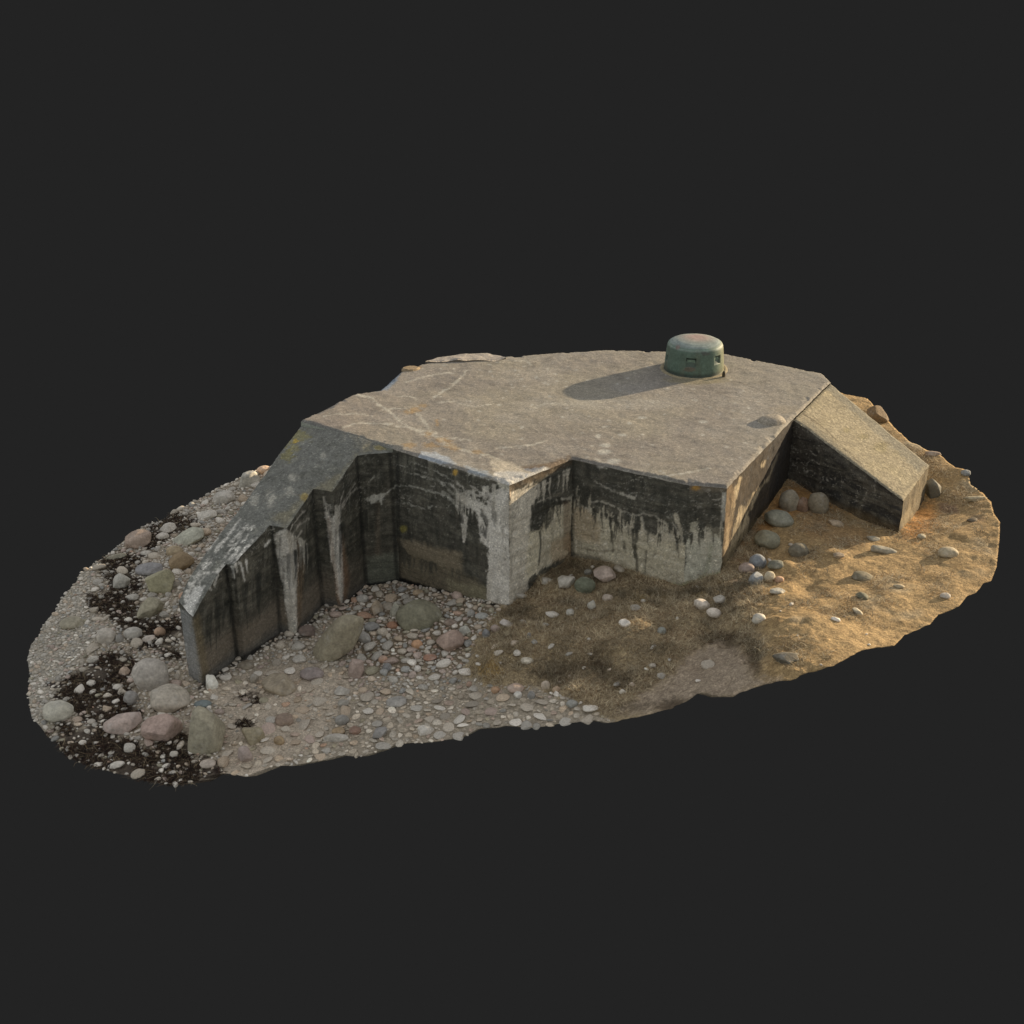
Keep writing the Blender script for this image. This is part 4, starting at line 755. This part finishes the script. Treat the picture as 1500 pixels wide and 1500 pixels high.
inE = vec_in(xs, ys, EDGE) & ~vec_in(xs, ys, foot)
zone = {'cob': vec_in(PX, PY, COB), 'front': vec_in(PX, PY, FRONT), 'upper': vec_in(PX, PY, UPPER), 'sand': vec_in(PX, PY, SANDP), 'fine': vec_in(PX, PY, FINE), 'grass': vec_in(PX, PY, GRASS)}
weedm = np.zeros(cand, bool)
for w in WEED: weedm |= vec_in(PX, PY, w)
# big stones first so that small ones fill the gaps between them
passes = [(.12, .22, .10), (.075, .11, .25), (.05, .075, .5), (.03, .05, 1.)]
start = 0
for pi, (ra, rb, frac) in enumerate(passes):
    end = [9000, 30000, 80000, cand][pi]
    for i in range(start, end):
        if not inE[i]: continue
        prob = .9; sc_ = 1.
        if zone['grass'][i]: prob = [.012, .01, .006, 0][pi] if PX[i] < 1050 else .002
        elif weedm[i]: prob = [.06, .10, .12, .12][pi]
        elif zone['fine'][i]: prob = [0, .06, .5, 1][pi]
        elif zone['sand'][i]: prob = [.35, .3, .12, .06][pi]
        elif zone['cob'][i]: prob = [.35, .8, 1, 1][pi]
        elif zone['front'][i]: prob = [.95, .9, .45, .2][pi]
        elif zone['upper'][i]: prob = [.2, .4, .8, 1][pi]
        else: prob = [.12, .3, .5, .7][pi]
        if rv[i, 0] > prob: continue
        r_ = ra+(rb-ra)*rv[i, 1]**1.6; x, y = xs[i], ys[i]
        if any((x-bx)**2+(y-by)**2 < (br+r_*.7)**2 for bx, by, br in bigp): continue
        if not free(x, y, r_): continue
        z_ = 'sand' if zone['sand'][i] or zone['front'][i] else ('weed' if weedm[i] else ('grass' if zone['grass'][i] else 'bed'))
        zn = 'grass' if zone['grass'][i] else 'weed' if weedm[i] else 'sand' if zone['sand'][i] else 'front' if zone['front'][i] else 'cob' if zone['cob'][i] else 'fine' if zone['fine'][i] else 'upper' if zone['upper'][i] else 'other'
        if zn in ('cob',): wts = [5, 3, 3, 4, 2, 1.5, 1, 5]
        elif zn in ('fine', 'other', 'upper'): wts = [6, 5, 2, 2, 1, .7, .3, 6]
        else: wts = pw
        peb.append((x, y, zs[i], r_, zn, random.choices(pk, wts)[0]))
    start = end
peb.sort(key=lambda q: -q[3]*(1 if q[1] < 3 else .7))
vis = [q for q in peb]
NI = 165
WHERE = {'grass': 'half sunk in the dry dune grass', 'weed': 'lying on the dark seaweed', 'sand': 'half buried in the beige sand before the wing wall', 'front': 'set in the flat gravel along the front edge', 'cob': 'in the cobble bed under the inner wall corner', 'fine': 'on the fine gravel at the far left', 'upper': 'on the gravel slope beside the left wing', 'other': 'in the open gravel of the left beach'}
variants = [rock_mesh('c', 50+k, 3, (.6, 1., .8)[k % 3], 7) for k in range(9)]
vm_ = []
for Vv, Ff in variants:
    me = mesh('cobble', Vv, Ff); me.materials.append(M_STONE); vm_.append(me)
from mathutils import Euler
CUT = (' on ', ' at ', ' in ', ' beside ', ' below ', ' above ', ' between ', ' near ', ' behind ', ' left ', ' before ', ' under ', ' with ', ' just ', ' touching ', ' from ', ' right ', ' half ', ' leaning ', ' close ', ' among ', ' slanting ', ' midway ', ' sunk ', ' wedged ', ' standing ', ' lying ', ' showing ', ' against ', ' beyond ', ' alone ')
def short(lb):
    for c in CUT:
        if c in lb: lb = lb[:lb.index(c)]
    return lb
SH = [(short(o['label']), *proj(np.array(o.location))) for o in COL.objects if o.get('category') in ('boulder', 'stone')]
SH = [q for q in SH if sum(p[0] == q[0] for p in SH) == 1]; used = set()
for q in vis[:NI]:
    x, y, z, r_, zn, cn = q; o = bpy.data.objects.new('cobble', random.choice(vm_)); COL.objects.link(o)
    fl = random.uniform(.34, .55) if zn not in ('sand', 'front') else random.uniform(.16, .28)
    qx, qy = proj(np.array([x, y, z])); tonef = random.uniform(.85, 1.12); lab = None; e1, e2 = random.uniform(.9, 1.15), random.uniform(.65, .95)
    for nm, bx, by in sorted(SH, key=lambda b: math.hypot(b[1]-qx, (b[2]-qy)*1.3))[:2]:
        where = ('left of' if qx < bx else 'right of') if abs(qx-bx) > 1.2*abs(qy-by) else ('behind' if qy < by else 'in front of')
        for w_d in ('', 'dark', 'light', 'long', 'flat'):
            t_ = f'{w_d} {cn} cobble {where} the {nm}'.strip()
            if t_ not in used and lab is None:
                lab = t_; used.add(t_)
                if w_d == 'dark': tonef = .68
                if w_d == 'light': tonef = 1.3
                if w_d == 'long': e1, e2 = 1.25, .5
                if w_d == 'flat': fl *= .6
    o.scale = (r_*e1, r_*e2, r_*fl); o.rotation_euler = (random.uniform(-.25, .25), random.uniform(-.25, .25), random.uniform(0, 6.28))
    o.location = (x, y, z+r_*fl*(.35 if zn not in ('sand', 'front') else .3)); C_ = soft(lin(pal[cn])/.4, .5)*tonef*[1.06, 1, .92]; o.color = (*C_, 1)
    tag(o, lab or f'{cn} cobble {WHERE[zn]}', 'cobble', f'{cn} cobbles {WHERE[zn]}')
# the rest: pebbles nobody could count
lowv = [rock_mesh('c', 150+k, 2, (.7, 1.1)[k % 2], 6) for k in range(10)]
VV, FF, CC_ = [], [], []; off = 0
for x, y, z, r_, zn, cn in vis[NI:]:
    Vv, Ff = lowv[random.randrange(10)]; fl = random.uniform(.36, .6) if zn not in ('sand', 'front') else random.uniform(.12, .24)
    S_ = Vv*[r_*random.uniform(.95, 1.25), r_*random.uniform(.65, .95), r_*fl]; M_ = np.array(Euler((random.uniform(-.3, .3), random.uniform(-.3, .3), random.uniform(0, 6.28))).to_matrix())
    VV.append(S_@M_.T+[x, y, z+r_*fl*.35]); FF.append(Ff+off); off += len(Vv); c_ = soft(lin(pal[cn])/.375, .4)*random.uniform(.7, 1.06)*np.array([1.06, 1, .91])*(np.array([1.02, .98, .92]) if zn in ('sand', 'front') else 1); CC_.append(np.tile(c_, (len(Vv), 1)))
VV = np.concatenate(VV); FF = np.concatenate(FF); CC_ = np.concatenate(CC_)*(1+.2*fbm(VV, 18, 801, 2))[:, None]
tag(link('pebbles', mesh('pebbles', VV, FF, CC_), M_PEB), 'dense grey and beige pebbles covering the shore around the boulders', 'pebbles', kind='stuff')
print('pebbles', len(peb))
# ------------------------------------------------------------------ dry grass, seaweed
def strands(name, pts, colr, Lr, Wr, lift, droop, bend, label, cat, mat=M_FIB, fac=None):
    n = len(pts); a = RNG.uniform(0, 2*math.pi, n); L_ = RNG.uniform(*Lr, n); w_ = RNG.uniform(*Wr, n)
    K = 4; P = [pts.copy()]; d = np.c_[np.cos(a), np.sin(a)]; el = RNG.uniform(*lift, n); h_ = np.zeros(n); cur = pts.copy(); V_ = []
    for k in range(K):
        sd_ = np.c_[-np.sin(a), np.cos(a), np.zeros(n)]*(w_*(1-.8*k/(K-1)))[:, None]*.5
        V_.append(cur-sd_); V_.append(cur+sd_)
        a = a+RNG.uniform(-bend, bend, n); st = L_/(K-1)
        cur = cur+np.c_[np.cos(a)*np.cos(el)*st, np.sin(a)*np.cos(el)*st, np.sin(el)*st]; el = el-droop
        hz = hgt(cur[:, 0], cur[:, 1])+.006; cur[:, 2] = np.maximum(cur[:, 2], hz)
    V_ = np.stack(V_, 1).reshape(-1, 3); b = np.arange(n)[:, None]*2*K
    F_ = np.concatenate([np.c_[b+2*k, b+2*k+1, b+2*k+3, b+2*k+2] for k in range(K-1)])
    ci = RNG.integers(0, len(colr), n); cc = np.array([lin(c) for c in colr])[ci]*RNG.uniform(.7, 1.25, n)[:, None]
    if fac is not None: cc = cc*fac(pts)[:, None]
    return tag(link(name, mesh(name, V_, F_, np.repeat(cc, 2*K, 0)), mat), label, cat, kind='stuff')
def scatter(n, zonefn, xr, yr):
    x = RNG.uniform(*xr, n); y = RNG.uniform(*yr, n); k = vec_in(x, y, EDGE) & ~vec_in(x, y, foot); x, y = x[k], y[k]; z = hgt(x, y); P = np.c_[x, y, z+.004]
    return P[zonefn(*proj(P), P)]
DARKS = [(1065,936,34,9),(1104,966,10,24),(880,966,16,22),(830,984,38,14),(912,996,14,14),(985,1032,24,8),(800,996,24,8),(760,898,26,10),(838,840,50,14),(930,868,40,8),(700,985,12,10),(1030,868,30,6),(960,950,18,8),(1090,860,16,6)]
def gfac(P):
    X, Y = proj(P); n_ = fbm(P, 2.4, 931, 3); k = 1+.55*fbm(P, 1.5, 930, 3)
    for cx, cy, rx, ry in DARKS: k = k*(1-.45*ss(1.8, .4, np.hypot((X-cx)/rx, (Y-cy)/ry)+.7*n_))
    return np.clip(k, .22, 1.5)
jit = lambda P, s: fbm(P, 2.5, 900, 3)*s
pg = scatter(420000, lambda X, Y, P: vec_in(X+jit(P, 22), Y+jit(P, 14), GRASS) & ~vec_in(X, Y, GREY) & (fbm(P, 1.5, 905, 3)+RNG.uniform(-.5, .5, len(P)) > np.where(X > 1110, .42, -.22)) & (edge_dist(P, EDGE) > .22), (-1, 13), (-7, 13))
strands('dry_grass', pg, [(196,180,148),(180,164,132),(160,142,114),(208,192,160),(122,106,84),(144,120,90)], (.09, .24), (.006, .012), (.1, .9), .35, .5, 'matted dry tan grass over the dune sand', 'dry grass', fac=gfac)
pw_ = scatter(420000, lambda X, Y, P: np.any([vec_in(X+jit(P, 26), Y+jit(P, 14), w) for w in WEED], 0) & (fbm(P, 2.6, 911, 3)+RNG.uniform(-.2, .2, len(P)) > -.04), (-12.5, -1), (-8, 8))
cl = scatter(2600, lambda X, Y, P: (vec_in(X, Y, GRASS) & (X < 1120) & ~vec_in(X, Y, GREY)) & (fbm(P, 1.3, 921, 2)+RNG.uniform(-.3, .3, len(P)) > .12), (-2, 8), (-7, 4))
tp_ = np.repeat(cl, 26, 0); tp_[:, :2] += RNG.normal(0, .045, (len(tp_), 2)); tp_[:, 2] = hgt(tp_[:, 0], tp_[:, 1])
tp_ = tp_[vec_in(tp_[:, 0], tp_[:, 1], EDGE) & ~vec_in(tp_[:, 0], tp_[:, 1], foot)]
strands('grass_tufts', tp_, [(200,186,156),(184,168,138),(160,144,116),(212,198,168),(122,106,84)], (.12, .3), (.006, .012), (.5, 1.4), .5, .45, 'loose tufts of dry pale grass standing on the dune', 'grass tufts', fac=gfac)
print('grass', len(pg), 'weed', len(pw_))
strands('seaweed', pw_[:45000], [(62,52,44),(48,40,34),(68,50,42),(36,31,28),(104,92,76),(54,46,40)], (.08, .22), (.01, .026), (.1, .8), .4, .9, 'dark tangled dried seaweed drifted between the boulders', 'seaweed')
strands('straw', pw_[RNG.permutation(len(pw_))[:2200]], [(150,132,104),(176,160,130),(120,100,78)], (.12, .36), (.006, .012), (.1, .5), .25, .25, 'pale straw stalks strewn over the dark seaweed', 'straw')
